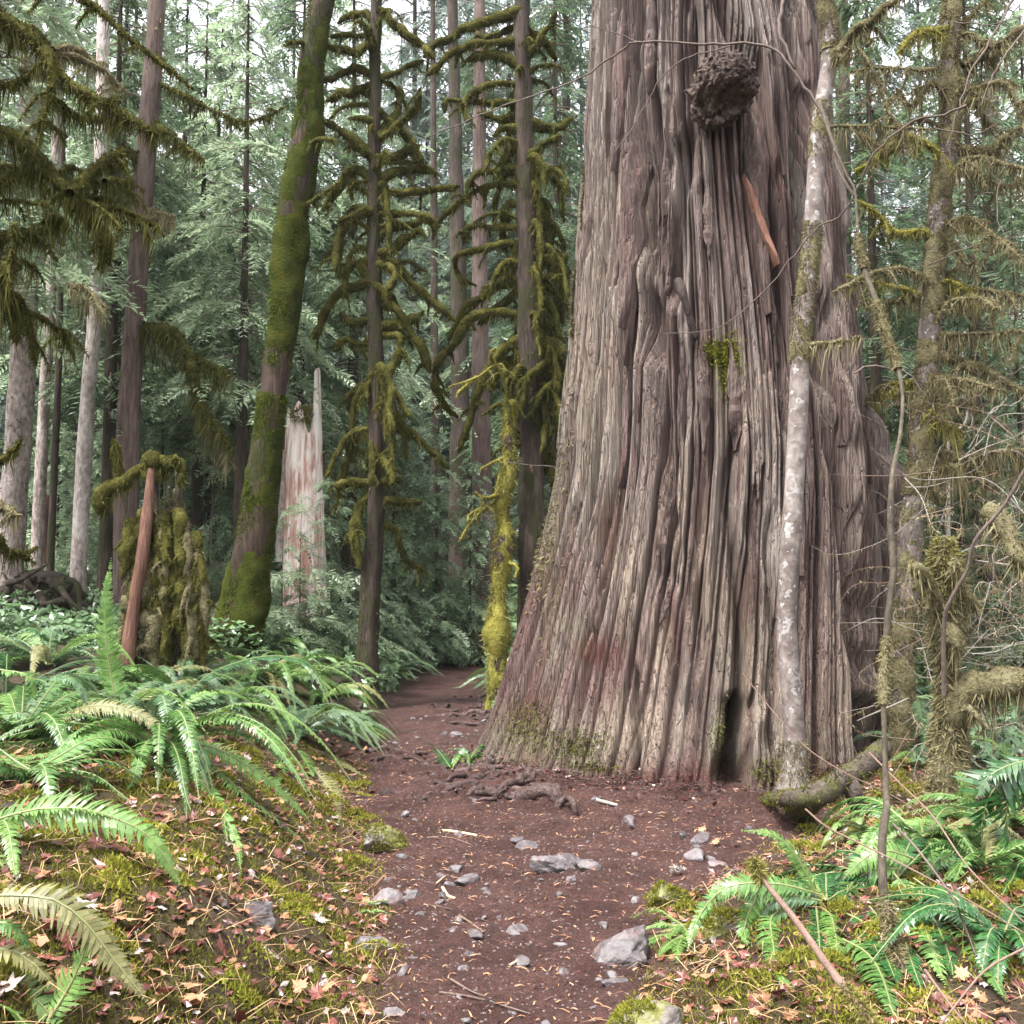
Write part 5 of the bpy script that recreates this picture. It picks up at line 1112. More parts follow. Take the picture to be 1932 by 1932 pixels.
# mossy tree whose limbs reach in from the left edge
g = np.random.default_rng(45); Yl = 7.2; bx = at(-70, 1200, Yl); bx[2] = GZ(bx[0], Yl)
lm = thing('mossy_maple', 'mossy broadleaf tree whose shaggy limbs reach in from the left edge', 'tree', bx)
C = spline([bx + [0, 0, -.2]] + [at(u, v_, Yl) for u, v_ in [(-62, 800), (-45, 400), (-40, 100), (-30, -120)]], .1); b = MB(); tube(b, C, np.linspace(.16, .10, len(C)), 16, .3, 4); fuzz(b, C, np.linspace(.16, .10, len(C)), 3000, .05, .009, g, 1, .6, .1); b.build('trunk', [M['bark_mossy'], M['moss']], lm)
for px, r0, un in (([(-45, 240), (0, 253), (33, 267), (77, 317), (133, 367), (167, 410), (200, 450), (213, 500)], .045, .3), ([(-45, 350), (0, 340), (40, 322), (77, 317)], .03, .25), ([(-35, 30), (20, 40), (77, 83), (133, 157), (200, 197), (250, 227), (300, 253)], .03, .2), ([(-35, -10), (0, 27), (50, 53), (90, 80)], .03, .2),
                   ([(77, 83), (92, 110), (97, 167), (83, 227), (67, 277)], .022, .12), ([(-35, -60), (80, -40), (173, 10), (233, 67), (300, 117), (367, 167)], .018, .06), ([(133, 367), (173, 327), (200, 300), (240, 283)], .03, .2), ([(100, 190), (150, 220), (233, 230)], .025, .2),
                   ([(-45, 460), (0, 450), (67, 440), (110, 413)], .03, .25), ([(-45, 520), (-5, 530), (18, 570), (30, 640)], .05, .4), ([(-45, 560), (20, 560), (50, 600), (65, 690)], .03, .25), ([(-50, 560), (0, 520), (20, 480), (30, 420)], .035, .4),
                   ([(-50, 880), (0, 870), (25, 850), (40, 830)], .02, .1), ([(-50, 1000), (0, 1020), (20, 1045), (70, 1035)], .022, .15), ([(-50, 940), (10, 955), (35, 975)], .02, .12), ([(-40, 150), (20, 160), (60, 140)], .02, .2)):
    mossbranch(lm, px3(px, Yl, Yl + g.uniform(-.3, .8)), r0 * 1.25, r0 * .8, g, M['moss'] if g.random() > .25 else M['moss_tan'], M['bark_dark'], dens=420 + un * 900, under=un, ln=.04, wd=.007)

for k in range(18):
    u, v_ = g.uniform(-30, 200), g.uniform(-20, 620); a = g.uniform(40, 170); q = g.uniform(-.2, .7)
    if u + a > 260 and v_ > 420: continue
    mossbranch(lm, px3([(u, v_), (u + a * .4, v_ + a * q * .25 - 8), (u + a * .75, v_ + a * q * .6), (u + a, v_ + a * q + 14)], Yl + .2, Yl + g.uniform(-.2, 1.2)), g.uniform(.014, .028), .01, g, M['moss'] if g.random() > .3 else M['moss_tan'], M['bark_dark'], under=g.uniform(.12, .3), ln=.035, wd=.006, dens=330)
# saplings and low boughs in the middle distance
g = np.random.default_rng(63)
SG = 'hemlock saplings in the middle distance'
sp_ = [conifer('hemlock_sapling', 'pale young hemlock with flat layered sprays', (0, 0, 0), 81, 2.2, .15, .95, 46, 'needles_pale', .25, .46, .018, SG, 8, .014, 'twig', .4, 12.0),
       conifer('hemlock_sapling', 'pale young hemlock with flat layered sprays', (0, 0, 0), 82, 3.2, .3, 1.2, 60, 'needles_pale', .3, .5, .02, SG, 8, .015, 'twig', .4, 11.0),
       conifer('hemlock_sapling', 'x', (0, 0, 0), 83, 5.5, .4, 1.7, 95, 'needles_pale', .35, .62, .05, SG, 8, .02, 'bark_dark', .42, 8.0)]
first = [True, True, True]
for k, (u, v_, q, sc) in enumerate([(565, 1235, 0, 1.0), (620, 1240, 1, .8), (530, 1230, 0, .9), (600, 1200, 1, .9), (760, 1220, 0, 1.1), (800, 1205, 1, .8), (740, 1190, 1, 1.0), (660, 1215, 0, 1.0), (850, 1200, 0, .7), (780, 1235, 0, .8), (830, 1225, 1, .7), (720, 1240, 0, .8), (770, 1180, 1, 1.1), (640, 1200, 1, 1.0), (900, 1215, 0, .8), (560, 1190, 1, 1.0), (400, 1190, 1, 1.1), (130, 1160, 1, .9), (460, 1200, 0, 1), (30, 1150, 0, 1.1),
                                    (400, 1165, 2, 1.0), (500, 1160, 2, .8), (745, 1165, 2, 1.0), (820, 1160, 2, .8), (300, 1160, 2, .9), (190, 1150, 2, .8), (890, 1170, 2, .7), (620, 1150, 2, .8), (100, 1150, 2, .7), (1850, 1180, 2, .8), (1930, 1180, 2, .7), (1740, 1220, 0, .8), (1880, 1200, 1, .8), (1830, 1290, 0, .7), (1920, 1330, 0, .7)]):
    p = onground(u, v_); p[1] = min(p[1], 19); p = at(u, v_, p[1]); p[2] = float(GZ(p[0], p[1])) - .03
    lb = f"{('low', 'taller', 'tallest')[q]} pale young hemlock {'near' if p[1] < 15 else 'set back'} {where(u)}"
    if first[q]: first[q] = False; sp_[q].location = p; sp_[q].scale = (sc,) * 3; sp_[q].rotation_euler = (0, 0, g.uniform(0, 6)); sp_[q]['label'] = lb
    else: dup(sp_[q], p, g.uniform(0, 6.28), sc, lb, SG if u < 1000 else 'small hemlocks in the right thicket')

# ------------------------------------------------------------------ fallen log, root mass
g = np.random.default_rng(65)
lg = thing('fallen_log', 'mossy fallen log lying across beyond the end of the path', 'log', onground(800, 1215))
C = spline([at(640, 1165, 20), at(740, 1178, 19.5), at(840, 1198, 19), at(935, 1222, 18.6)], .2); R = np.linspace(.22, .26, len(C)); b = MB(); tube(b, C, R, 14, .25, 2); fuzz(b, C, R, 2600, .07, .014, g, 1, .2); b.build('stem', [M['root_mossy'], M['moss']], lg)
rm = thing('root_mass', 'dark upturned tangle of roots behind the ferns at the left', 'root mass', onground(55, 1190))
for k in range(46):
    p = at(g.uniform(-10, 130), g.uniform(1085, 1180), 13 + g.uniform(-.4, .4)); q = p + np.array([g.normal(0, .35), g.normal(0, .2), g.uniform(-.8, .3)])
    b = MB(); C = spline([p, (p + q) / 2 + g.normal(0, .08, 3), q], .08); tube(b, C, np.linspace(.05, .015, len(C)), 6, .3, 5); b.build('root', M['bark_dark'], rm)
v, f = ICO[3]; b = MB(); r = .6 + .8 * fbm(v[:, 0] * 2, v[:, 1] * 2, v[:, 2] * 2, 4); c_ = at(50, 1160, 13.6); b.add(v * r[:, None] * [.8, .5, .55] + c_, f); b.build('soil', M['bark_dark'], rm)

# ------------------------------------------------------------------ stones, sticks
def rock(seed, sub=2, cuts=9, rough_=.08):
    g = np.random.default_rng(seed); v, f = ICO[sub]; v = v.copy()
    for _ in range(cuts):
        n_ = nrm(g.normal(size=3)); d = g.uniform(.45, .8); k = v @ n_ - d; v = v - np.where(k > 0, k, 0)[:, None] * n_
    v = v * (1 + .05 * (fbm(v[:, 0] * 9 + seed, v[:, 1] * 9, v[:, 2] * 9, 3) - .5)[:, None]) * (1 + rough_ * (fbm(v[:, 0] * 3 + seed, v[:, 1] * 3, v[:, 2] * 3, 3) - .5)[:, None] * 2)
    return v, f
def stone(name, label, u, v_, wpx, asp, hgt, seed, mat, rot=0.0, group=None, sub=3, sink=.5, tilt=0.0):
    p = onground(u, v_); p[2] = float(GZ(p[0], p[1])); s = wpx / F * p[1] / 1.4
    q, f = rock(seed, sub if wpx < 60 else 5, 9, .08 if wpx < 60 else .2); q = q * np.array([s, s * asp, s * hgt]); c_, s_ = math.cos(tilt), math.sin(tilt); q = np.stack([q[:, 0] * c_ - q[:, 2] * s_, q[:, 1], q[:, 0] * s_ + q[:, 2] * c_], -1)
    c_, s_ = math.cos(rot), math.sin(rot); q = np.stack([q[:, 0] * c_ - q[:, 1] * s_, q[:, 0] * s_ + q[:, 1] * c_, q[:, 2]], -1)
    b = MB(); q = q + p + [0, 0, s * hgt * (.5 - sink)]; b.add(q, f); o = b.build(name, mat, None, tuple(p), wpx >= 60)
    if mat.name == 'stone_mossy':
        gg = np.random.default_rng(seed); c0 = q.mean(0); nn = nrm(q - c0); keep = np.where((nn[:, 2] > -.1) & (fbm(q[:, 0] * 7, q[:, 1] * 7, q[:, 2] * 7, 3) > .5))[0]
        ii_ = gg.choice(keep, 2600); dd = nrm(nn[ii_] + gg.normal(0, .5, (2600, 3))); ss_ = nrm(np.cross(dd, gg.normal(size=(2600, 3)))) * .0035; l_ = gg.uniform(.008, .026, (2600, 1)); pp = q[ii_] + gg.normal(0, .004, (2600, 3))
        b = MB(); b.add(np.stack([pp - ss_, pp + ss_, pp + dd * l_], 1).reshape(-1, 3), np.arange(7800).reshape(-1, 3)); tag(b.build('moss', M['moss_lime'], o, smooth=False), kind='stuff')
    return tag(o, label, 'stone' if wpx < 60 else 'rock', group)
stone('rock', 'largest grey rock lying in the middle of the path', 1078, 1636, 62, .7, .8, 3, M['stone'], .2)
stone('rock', 'long pale rock slab joined to the left of the largest path rock', 1036, 1650, 88, .5, .42, 5, M['stone'], .5, tilt=-.3)
stone('rock', 'small round rock at the right end of the largest path rock', 1110, 1640, 36, .8, .7, 8, M['stone'])
stone('rock', 'big undercut rock at the lower right edge of the path', 1165, 1812, 120, .7, .5, 11, M['stone'], .3, sink=.25, tilt=.25)
stone('rock', 'mossy boulder right of the path below the cedar', 1262, 1705, 92, .8, .9, 13, M['stone_mossy'], .4, sink=.5)
stone('rock', 'brown stained rock under the fern beside the mossy boulder', 1370, 1760, 110, .6, .5, 15, M['stone_mossy'], .2)
stone('rock', 'grey green rock bulging from the left bank at the path edge', 722, 1600, 78, .7, .7, 17, M['stone_mossy'], .8, sink=.5)
stone('rock', 'oval grey rock at the lower left edge of the path', 693, 1788, 72, .6, .4, 19, M['stone'], -.3)
stone('rock', 'dark blocky rock at the left path edge beside a flat grey stone', 726, 1706, 52, .8, .7, 21, M['stone'])
stone('rock', 'grey rock sitting in moss on the left bank', 480, 1735, 66, .6, .7, 23, M['stone'], .4)
stone('rock', 'yellow mossy hump at the bottom of the frame right of the path', 1240, 1945, 120, .8, .6, 25, M['stone_mossy'], sink=.5)
stone('rock', 'pale pinkish slab at the bottom left of the path', 745, 1925, 52, .7, .4, 27, M['stone'])
stone('rock', 'pale wedge of rock below the big undercut rock', 1160, 1860, 50, .5, .4, 29, M['stone'], .6)
for u, v_, wd, lb in [(780, 1693, 36, 'flat grey stone right of the dark blocky rock'), (880, 1670, 44, 'pointed bluish stone on the path left of the largest rock'), (860, 1645, 26, 'small stone touching the pointed bluish stone'), (992, 1598, 52, 'pale lilac slab of stone above the largest path rock'), (975, 1588, 26, 'small dark stone beside the lilac slab'),
                      (975, 1762, 40, 'upright oblong pale stone low on the path'), (895, 1772, 36, 'angular grey stone left of the oblong pale stone'), (985, 1818, 34, 'whitish stone in the lower middle of the path'), (760, 1840, 36, 'square pale stone in the lower left of the path'), (830, 1662, 20, 'little pale stone above the pointed bluish stone'), (865, 1580, 22, 'rust grey chip near the pale stick'),
                      (835, 1694, 34, 'half buried stone between the flat grey and pointed stones'), (1080, 1664, 26, 'dull stone just below the largest path rock'), (1310, 1622, 40, 'pale slab stone on the path right side'), (1350, 1632, 34, 'shiny grey stone right of the pale slab stone'), (1320, 1590, 44, 'flat grey stone near the alder foot'), (1190, 1560, 40, 'flat brownish stone before the cedar'),
                      (1290, 1585, 28, 'small grey stone left of the flat alder stone'), (770, 1500, 34, 'lumpy grey stone among the roots'), (1130, 1520, 24, 'pale chip before the cedar base'), (860, 1390, 22, 'pale stone on the far path'), (840, 1390, 18, 'second pale stone on the far path'), (735, 1665, 24, 'upright chip at the left path edge'), (1140, 1750, 24, 'bluish chip right of the oblong pale stone')]:
    stone('stone', lb, u, v_, wd, rng.uniform(.5, .8), rng.uniform(.35, .6), int(u * 7 + v_), M['stone'], rng.uniform(0, 3), None, 2)
pm = []
for k in range(6):
    q, f = rock(300 + k, 1, 6); b = MB(); b.add(q, f); pm.append(b.mesh('stone', M['stone'], smooth=False))
g = np.random.default_rng(67); cnt = 0
while cnt < 200:
    y = 3.3 + 9 * g.random() ** 1.6; x = np.interp(y, PY, PC) + np.interp(y, PY, PW) * g.uniform(-1.05, 1.05)
    if (x - CED[0]) ** 2 + (y - CED[1]) ** 2 < 4.3: continue
    s = (.010 + .034 * g.random() ** 1.6) * (.7 + .05 * y); o = link('stone', pm[g.integers(6)], None, (x, y, float(GZ(x, y)) - s * .12)); o.scale = (s, s * g.uniform(.6, 1), s * g.uniform(.35, .7)); o.rotation_euler = (g.normal(0, .2), g.normal(0, .2), g.uniform(0, 6.28))
    tag(o, 'small stone half sunk in the reddish dirt of the path', 'stone', 'small stones in the path'); cnt += 1
# fine grit and needles on the path
def scatter(k, seed, inside=None, ymax=9.0, xr=(-3.2, 3.4), ymin=2.7, pw=1.5):
    g = np.random.default_rng(seed); y = ymin + (ymax - ymin) * g.random(k) ** pw; x = g.uniform(xr[0], xr[1], k)
    d = path_d(x, y)
    if inside is True: m_ = d < .12
    elif inside is False: m_ = d > -.04 - .1 * g.random(k)
    else: m_ = np.ones(k, bool)
    m_ &= ((x - CED[0]) ** 2 + (y - CED[1]) ** 2 > 3.6)
    x, y = x[m_], y[m_]; return np.stack([x, y, GZ(x, y)], -1), g
p, g = scatter(26000, 1, True, 12); k = len(p); v, f = ICO[1]; v0 = v[:12]; f0 = ico(0)[1]
s = g.uniform(.002, .009, (k, 1, 1)) ; V = (p[:, None] + v0[None] * s * np.array([1, .8, .6])); b = MB(); b.add(V.reshape(-1, 3), (f0[None] + np.arange(k)[:, None, None] * 12).reshape(-1, 3)); tag(b.build('grit', M['grit'], smooth=False), kind='stuff')
def blades(p, g, L, wd, up, mat, name, bend=.3):
    k = len(p); a = g.uniform(0, 6.28, k); d = nrm(np.stack([np.cos(a), np.sin(a), up * g.normal(.6, .5, k)], -1)); l = L * g.uniform(.4, 1.4, (k, 1))
    sd = nrm(np.cross(d, [0, 0, 1.0] + g.normal(0, .4, (k, 3)))) * wd; m_ = p + d * l * .5 + [0, 0, .004]; e = p + d * l - np.array([0, 0, 1]) * bend * l * np.clip(d[:, 2:3], 0, 1)
    b = MB(); b.add(np.stack([p - sd, p + sd, m_ + sd * .9, m_ - sd * .9, e], 1).reshape(-1, 3), np.concatenate([np.arange(k)[:, None] * 5 + np.array([[0, 1, 2, 3]])])); b.add(np.stack([m_ - sd * .9, m_ + sd * .9, e], 1).reshape(-1, 3), np.arange(k * 3).reshape(-1, 3))
    return tag(b.build(name, mat, smooth=False), kind='stuff')
p, g = scatter(20000, 2, True, 10); p[:, 2] += .004; blades(p, g, .05, .0013, .12, M['leaf_red'], 'needle_litter')
p, g = scatter(5200, 3, True, 10); p[:, 2] += .006; blades(p, g, .045, .003, .12, M['leaf_tan'], 'bark_litter')
# moss, dead leaves and straw on the banks
p, g = scatter(14000, 4, False, 9.5); d_ = fbm(p[:, 0] * 1.8, p[:, 1] * 1.8, 4.0, 3); c_ = p[d_ > .40]
def cushions(c_, g, per, rad, ln, mat, name):
    k = len(c_) * per; q = np.repeat(c_, per, 0) + g.normal(0, rad, (k, 3)) * [1, 1, .0]; q[:, 2] = GZ(q[:, 0], q[:, 1])
    d = nrm(g.normal(0, .6, (k, 3)) + [0, 0, 1.0]); s = nrm(np.cross(d, g.normal(size=(k, 3)))) * ln * .17; l = ln * g.uniform(.4, 1.5, (k, 1)); bb = q + [0, 0, -.004]
    b = MB(); b.add(np.stack([bb - s, bb + s, bb + d * l], 1).reshape(-1, 3), np.arange(k * 3).reshape(-1, 3)); return tag(b.build(name, mat, smooth=False), kind='stuff')
cushions(c_[:len(c_) // 2], g, 60, .035, .02, M['moss_lime'], 'ground_moss'); cushions(c_[len(c_) // 2:], g, 44, .035, .02, M['moss'], 'ground_moss')
for (u, v_, n_) in ((1250, 1690, 40), (1230, 1905, 50), (1320, 1800, 30), (720, 1570, 25), (600, 1830, 40), (1180, 1800, 10)):
    pass
p, g = scatter(1500, 14, False, 9); p = p[:230]; k = 260; n_ = len(p); off_ = g.normal(0, 1, (n_, k, 2)) * g.uniform(.03, .09, (n_, 1, 1)); q = np.repeat(p[:, None], k, 1); q[..., :2] += off_
q[..., 2] = GZ(q[..., 0], q[..., 1]) + g.uniform(.015, .05, (n_, 1)) * np.exp(-(off_ ** 2).sum(-1) / .006); q = q.reshape(-1, 3); k = len(q); dd = nrm(g.normal(0, .7, (k, 3)) + [0, 0, .8]); ss_ = nrm(np.cross(dd, g.normal(size=(k, 3)))) * .005; l_ = g.uniform(.012, .034, (k, 1))
b = MB(); b.add(np.stack([q - ss_, q + ss_, q + dd * l_], 1).reshape(-1, 3), np.arange(k * 3).reshape(-1, 3)); tag(b.build('ground_moss', M['moss_lime'], smooth=False), kind='stuff')
def dead_leaves(p, g, sz, mat, name):
    k = len(p); a = g.uniform(0, 6.28, k); t1 = np.stack([np.cos(a), np.sin(a), g.normal(0, .35, k)], -1); up = nrm(np.array([0, 0, 1.0]) + g.normal(0, .4, (k, 3))); t2 = np.cross(up, t1)
    s = sz * g.uniform(.5, 1.4, (k, 1)); c_ = p + [0, 0, .012]
    ring = [(1, 0), (.55, .32), (.6, .75), (.12, .5), (-.35, .6), (-.7, .15), (-.7, -.15), (-.35, -.6), (.12, -.5), (.6, -.75), (.55, -.32)]
    V = [c_ + up * s * .18] + [c_ + t1 * s * x + t2 * s * y + up * s * g.normal(0, .12, (k, 1)) for x, y in ring]; n_ = 12
    fan = np.array([[0, q, q % 11 + 1] for q in range(1, 12)]); b = MB(); b.add(np.stack(V, 1).reshape(-1, 3), (fan[None] + np.arange(k)[:, None, None] * n_).reshape(-1, 3)); return tag(b.build(name, mat, smooth=False), kind='stuff')
p, g = scatter(6500, 6, False, 10); dead_leaves(p, g, .026, M['leaf_red'], 'leaf_litter')
p, g = scatter(3600, 7, False, 10); dead_leaves(p, g, .026, M['leaf_tan'], 'leaf_litter')
p, g = scatter(900, 8, False, 10); dead_leaves(p, g, .022, M['leaf_grey'], 'leaf_litter')
p, g = scatter(12000, 9, False, 8); blades(p, g, .16, .0016, .5, M['straw'], 'dry_grass', .8)
p, g = scatter(900, 10, False, 9); blades(p, g, .12, .0022, .3, M['twig_red'], 'fine_twigs', .2)
# bark crumbs and needles drifted against the cedar's foot
gg = np.random.default_rng(91); th_ = gg.uniform(-1.6, 1.6, 5200); c0_, r0_, _, _ = cedar_surf(th_, np.full(5200, .05), False); rr_ = r0_ + gg.exponential(.16, 5200) - .03
p = np.stack([c0_ + rr_ * np.sin(th_), CY - rr_ * np.cos(th_), 0 * th_], -1); p[:, 2] = GZ(p[:, 0], p[:, 1]) + .004 + gg.random(5200) * .05 * np.exp(-(rr_ - r0_) / .08)
blades(p[:3600], gg, .06, .003, .15, M['root'], 'bark_litter'); blades(p[3600:4700], gg, .05, .002, .1, M['leaf_red'], 'needle_litter'); dead_leaves(p[4700:], gg, .022, M['leaf_red'], 'leaf_litter')
# ground cover beyond
def groundcover(k, seed, xr, yr, sz, mat, name, hgt=.3):
    g = np.random.default_rng(seed); x = g.uniform(*xr, k); y = yr[0] + (yr[1] - yr[0]) * g.random(k) ** 1.4; m_ = (path_d(x, y) > .12) & ((x - CED[0]) ** 2 + (y - CED[1]) ** 2 > 4.4) & (fbm(x * .8, y * .8, 6.0, 3) > .42)
    x, y = x[m_], y[m_]; k = len(x); c_ = np.stack([x, y, GZ(x, y) + hgt * g.random(k) * (.3 + fbm(x, y, 2.0, 2))], -1); up = nrm([0, -.25, 1.0] + g.normal(0, .45, (k, 3))); t1 = nrm(np.cross(up, g.normal(size=(k, 3)))); t2 = np.cross(up, t1); s = sz * g.uniform(.6, 1.4, (k, 1))
    V = np.stack([c_ - t1 * s, c_ + t2 * s * .55 - up * s * .12, c_ + t1 * s, c_ - t2 * s * .55 - up * s * .12], 1); b = MB(); b.add(V.reshape(-1, 3), np.arange(k * 4).reshape(-1, 4)); return tag(b.build(name, mat, smooth=False), kind='stuff')
groundcover(52000, 1, (-7, 1.5), (11, 26), .055, M['salal'], 'ground_cover', .45)
groundcover(16000, 2, (2.5, 12), (8, 22), .05, M['fern_blue'], 'ground_cover', .6)
groundcover(60000, 3, (-28, 28), (18, 60), .12, M['needles_green'], 'undergrowth', 1.1)
# thicket of thin twigs at the right
g = np.random.default_rng(69); b = MB()
for k in range(260):
    p = at(g.uniform(1700, 1990), g.uniform(780, 1430), g.uniform(7.2, 10.5)); a = g.uniform(0, 6.28); L = g.uniform(.4, 1.3); q = p + np.array([math.cos(a) * L, math.sin(a) * L * .5, g.normal(0, .4)]); C = spline([p, p * .7 + q * .3 + g.normal(0, .1, 3), p * .3 + q * .7 + g.normal(0, .12, 3), q], .08); tube(b, C, np.linspace(.0042, .0012, len(C)), 4, cap=False, m=int(g.random() < .6)); fuzz(b, C, np.full(len(C), .005), int(g.random() * 60), .03, .005, g, 2, .9, .1)
tag(b.build('thicket', [M['twig_red'], M['twig_pale'], M['moss_tan']]), kind='stuff')

def stick(label, px, r0, r1, mat, name='stick', lift=.008, moss=None):
    pts = [onground(u, v_) for u, v_ in px]
    for q in pts: q[2] = float(GZ(q[0], q[1])) + lift
    o = pts[0].copy(); C = spline(pts, .03); b = MB(); tube(b, C, np.linspace(r0, r1, len(C)), 8, .25, 14)
    return tag(b.build(name, mat, None, tuple(o)), label, 'stick')
stick('pale peeled stick lying crosswise on the path', [(832, 1580), (850, 1576), (900, 1582)], .012, .008, M['stick'])
stick('thin brown twig just below the pale peeled stick', [(806, 1584), (850, 1590), (890, 1604)], .004, .003, M['twig_red'])
stick('short curved pale stick on the left of the path', [(835, 1684), (845, 1694), (858, 1700)], .009, .007, M['stick'])
stick('short splinter above the curved pale stick', [(822, 1680), (838, 1664)], .005, .003, M['stick'])
stick('tiny pale splinter low on the path', [(960, 1832), (978, 1822)], .006, .004, M['stick'])
stick('long dark twig at the bottom of the path', [(830, 1876), (900, 1896), (1000, 1918)], .005, .003, M['twig'])
stick('dark twig crossing above the long bottom twig', [(850, 1860), (890, 1884), (915, 1896)], .005, .003, M['twig'])
stick('thin dark twig slanting across the middle of the path', [(800, 1706), (850, 1716), (920, 1740)], .004, .002, M['twig'])
stick('broken twig left of the oblong pale stone', [(866, 1735), (885, 1752), (912, 1770)], .006, .004, M['twig_red'])
stick('flat chip of bark lying before the cedar', [(1125, 1524), (1165, 1524)], .014, .012, M['twig_pale'])
# long leaning stick and stems at the lower right
g = np.random.default_rng(71); ls = thing('leaning_stick', 'long slanting stick with a mossy tip crossing in front of the right ferns', 'stick', at(1650, 1945, 3.3))
C = spline([at(1660, 1950, 3.3), at(1610, 1885, 3.4), at(1560, 1820, 3.5), at(1500, 1735, 3.6), at(1440, 1660, 3.7), at(1418, 1618, 3.75)], .03); R = np.linspace(.016, .009, len(C)); b = MB(); tube(b, C, R, 10, .15, 12); b.build('stem', M['twig_red'], ls)
b = MB(); k = len(C); fuzz(b, C[:k // 3], R[:k // 3], 900, .022, .004, g, 0, .3, .03); fuzz(b, C[-k // 7:], R[-k // 7:] * 1.4, 420, .028, .004, g, 0, .3, .02); tag(b.build('moss', M['moss_gold'], ls), kind='stuff')
for px, Y0, Y1, r0, lb in (([(1685, 1555), (1720, 1590), (1760, 1640), (1800, 1700), (1840, 1800), (1850, 1850)], 4.6, 3.9, .006, 'thin black stem arching over the large right fern'), ([(1930, 1790), (1860, 1830), (1800, 1900), (1770, 1940)], 3.5, 3.4, .005, 'pale twig crossing the bottom right corner'),
                           ([(1520, 1527), (1560, 1560), (1620, 1590), (1720, 1640), (1830, 1700), (1932, 1760)], 5.0, 3.9, .005, 'long thin tan twig slanting down through the right ferns'), ([(1745, 1830), (1800, 1905), (1830, 1940)], 3.7, 3.4, .006, 'bare twig below the large right fern'),
                           ([(1640, 1420), (1700, 1480), (1760, 1540), (1830, 1640), (1932, 1740)], 5.4, 4.0, .005, 'slender twig running down past the mossy sapling'), ([(1400, 1270), (1500, 1390), (1580, 1450), (1700, 1510), (1760, 1560)], 6.4, 5.6, .004, 'fine reddish twig across the foot of the cedar')):
    C = spline(px3(px, Y0, Y1), .05); b = MB(); tube(b, C, np.linspace(r0, r0 * .6, len(C)), 6, .1, 9); o = b.build('twig', M['twig_red'] if 'black' not in lb else M['twig'], None, tuple(C[0])); tag(o, lb, 'twig')

# single maple leaves that catch the eye
def maple_leaf_mesh(seed):
    g = np.random.default_rng(seed); ang_ = np.linspace(0, 2 * np.pi, 21)[:-1]
    rr = np.array([1, .55, .72, .5, .92, .42, .6, .4, .5, .3, .15, .3, .5, .4, .6, .42, .92, .5, .72, .55])
    V = [[0, 0, .05]] + [[math.cos(a) * r_, math.sin(a) * r_, .28 * r_ * r_ * g.uniform(-.3, 1)] for a, r_ in zip(ang_, rr)]
    b = MB(); b.add(V, [[0, q, q % 20 + 1] for q in range(1, 21)]); tube(b, np.array([[-.1, 0, .03], [-.5, .05, .02], [-.95, .12, .06]]), np.array([.02, .018, .015]), 4); return b
LM = [[maple_leaf_mesh(k).mesh('maple_leaf', M[m_], smooth=False) for k in range(3)] for m_ in ('leaf_red', 'leaf_tan', 'leaf_grey')]
g = np.random.default_rng(73); cnt = 0
for k in range(900):
    if cnt >= 110: break
    u, v_ = (g.uniform(0, 640), g.uniform(1440, 1930)) if g.random() < .68 else (g.uniform(1300, 1930), g.uniform(1560, 1930))
    p = onground(u, v_); s = g.uniform(.03, .065); c_ = g.choice(3, p=[.55, .33, .12]); o = link('maple_leaf', LM[c_][g.integers(3)], None, (p[0], p[1], float(GZ(p[0], p[1])) + .025)); o.scale = (s, s, s); o.rotation_euler = (g.normal(0, .4), g.normal(0, .4), g.uniform(0, 6.28))
    sd = 'on the left bank' if u < 900 else 'under the right ferns'; nm = ('red brown', 'tan', 'grey')[c_]
    tag(o, f'curled {nm} maple leaf fallen {sd}', 'leaf', f'{nm} maple leaves {sd}'); cnt += 1
hl = link('hanging_leaf', LM[0][0], None, tuple(at(1003, 884, 10.5))); hl.scale = (.07,) * 3; hl.rotation_euler = (1.4, .3, 1.8); tag(hl, 'single dark red leaf hanging in the air by the left edge of the cedar', 'leaf')
C = spline(px3([(1075, 892), (1040, 880), (1003, 878), (960, 872)], 10.5, 10.5), .05); b = MB(); tube(b, C, np.full(len(C), .004), 4); tag(b.build('twig', M['twig'], None, tuple(C[0])), 'hair thin twig holding the hanging red leaf by the cedar', 'twig')
lf = onground(1278, 1652)
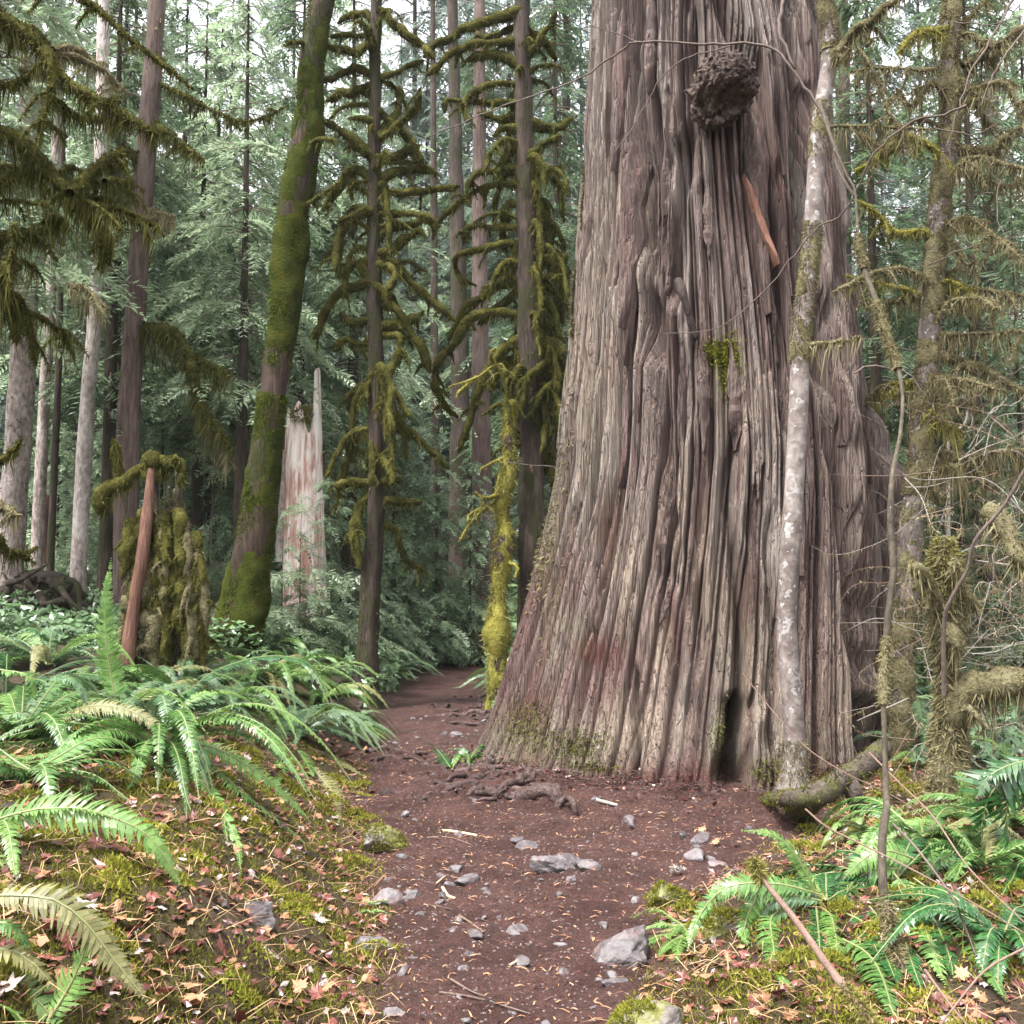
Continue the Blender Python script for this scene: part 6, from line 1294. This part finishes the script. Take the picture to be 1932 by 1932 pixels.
b = MB(); gg = np.random.default_rng(2); blob_ = lf + gg.normal(0, 1, (60, 3)) * [.022, .022, .006] + [0, 0, .03]; dd = nrm(gg.normal(size=(60, 3)) + [0, 0, .8]); sd = nrm(np.cross(dd, gg.normal(size=(60, 3)))) * .008
b.add(np.stack([blob_ - sd, blob_ + sd, blob_ + dd * .02], 1).reshape(-1, 3), np.arange(180).reshape(-1, 3)); tag(b.build('lichen_tuft', M['twig_pale'], None, tuple(lf), False), 'white tuft of fallen lichen above the mossy boulder', 'lichen')


# tell neighbours of one kind apart by their place along the row
same = {}
for o in S.objects:
    if o.get('group') in (GRP, SG, 'small hemlocks in the right thicket', 'ferns further back in the wood'): same.setdefault(o['label'], []).append(o)
for lb, os_ in same.items():
    if len(os_) < 2: continue
    os_.sort(key=lambda o: o.location.x / max(o.location.y, .1)); n_ = len(os_)
    for k, o in enumerate(os_): o['label'] = (('leftmost ' if k == 0 else 'rightmost ' if k == n_ - 1 else ('second ', 'third ', 'fourth ', 'fifth ', 'sixth ')[min(k - 1, 4)]) if n_ > 2 else ('left-hand ', 'right-hand ')[k]) + lb

# ------------------------------------------------------------------ the damp air between the trees
hz = bpy.data.meshes.new('haze'); x0, x1, y0, y1, z0, z1 = -170, 170, -12, 230, -6, 48
hz.from_pydata([(x, y, z) for x in (x0, x1) for y in (y0, y1) for z in (z0, z1)], [], [(0, 1, 3, 2), (4, 6, 7, 5), (0, 4, 5, 1), (2, 3, 7, 6), (0, 2, 6, 4), (1, 5, 7, 3)])
ho = bpy.data.objects.new('haze', hz); COL.objects.link(ho); ho['kind'] = 'stuff'
hm = bpy.data.materials.new('damp_air'); hm.use_nodes = True; t = hm.node_tree; t.nodes.remove(t.nodes['Principled BSDF'])
pv_ = t.nodes.new('ShaderNodeVolumePrincipled'); pv_.inputs['Density'].default_value = .0004; pv_.inputs['Color'].default_value = (.95, .97, 1, 1); pv_.inputs['Anisotropy'].default_value = .1
t.links.new(pv_.outputs[0], t.nodes['Material Output'].inputs['Volume']); hz.materials.append(hm)
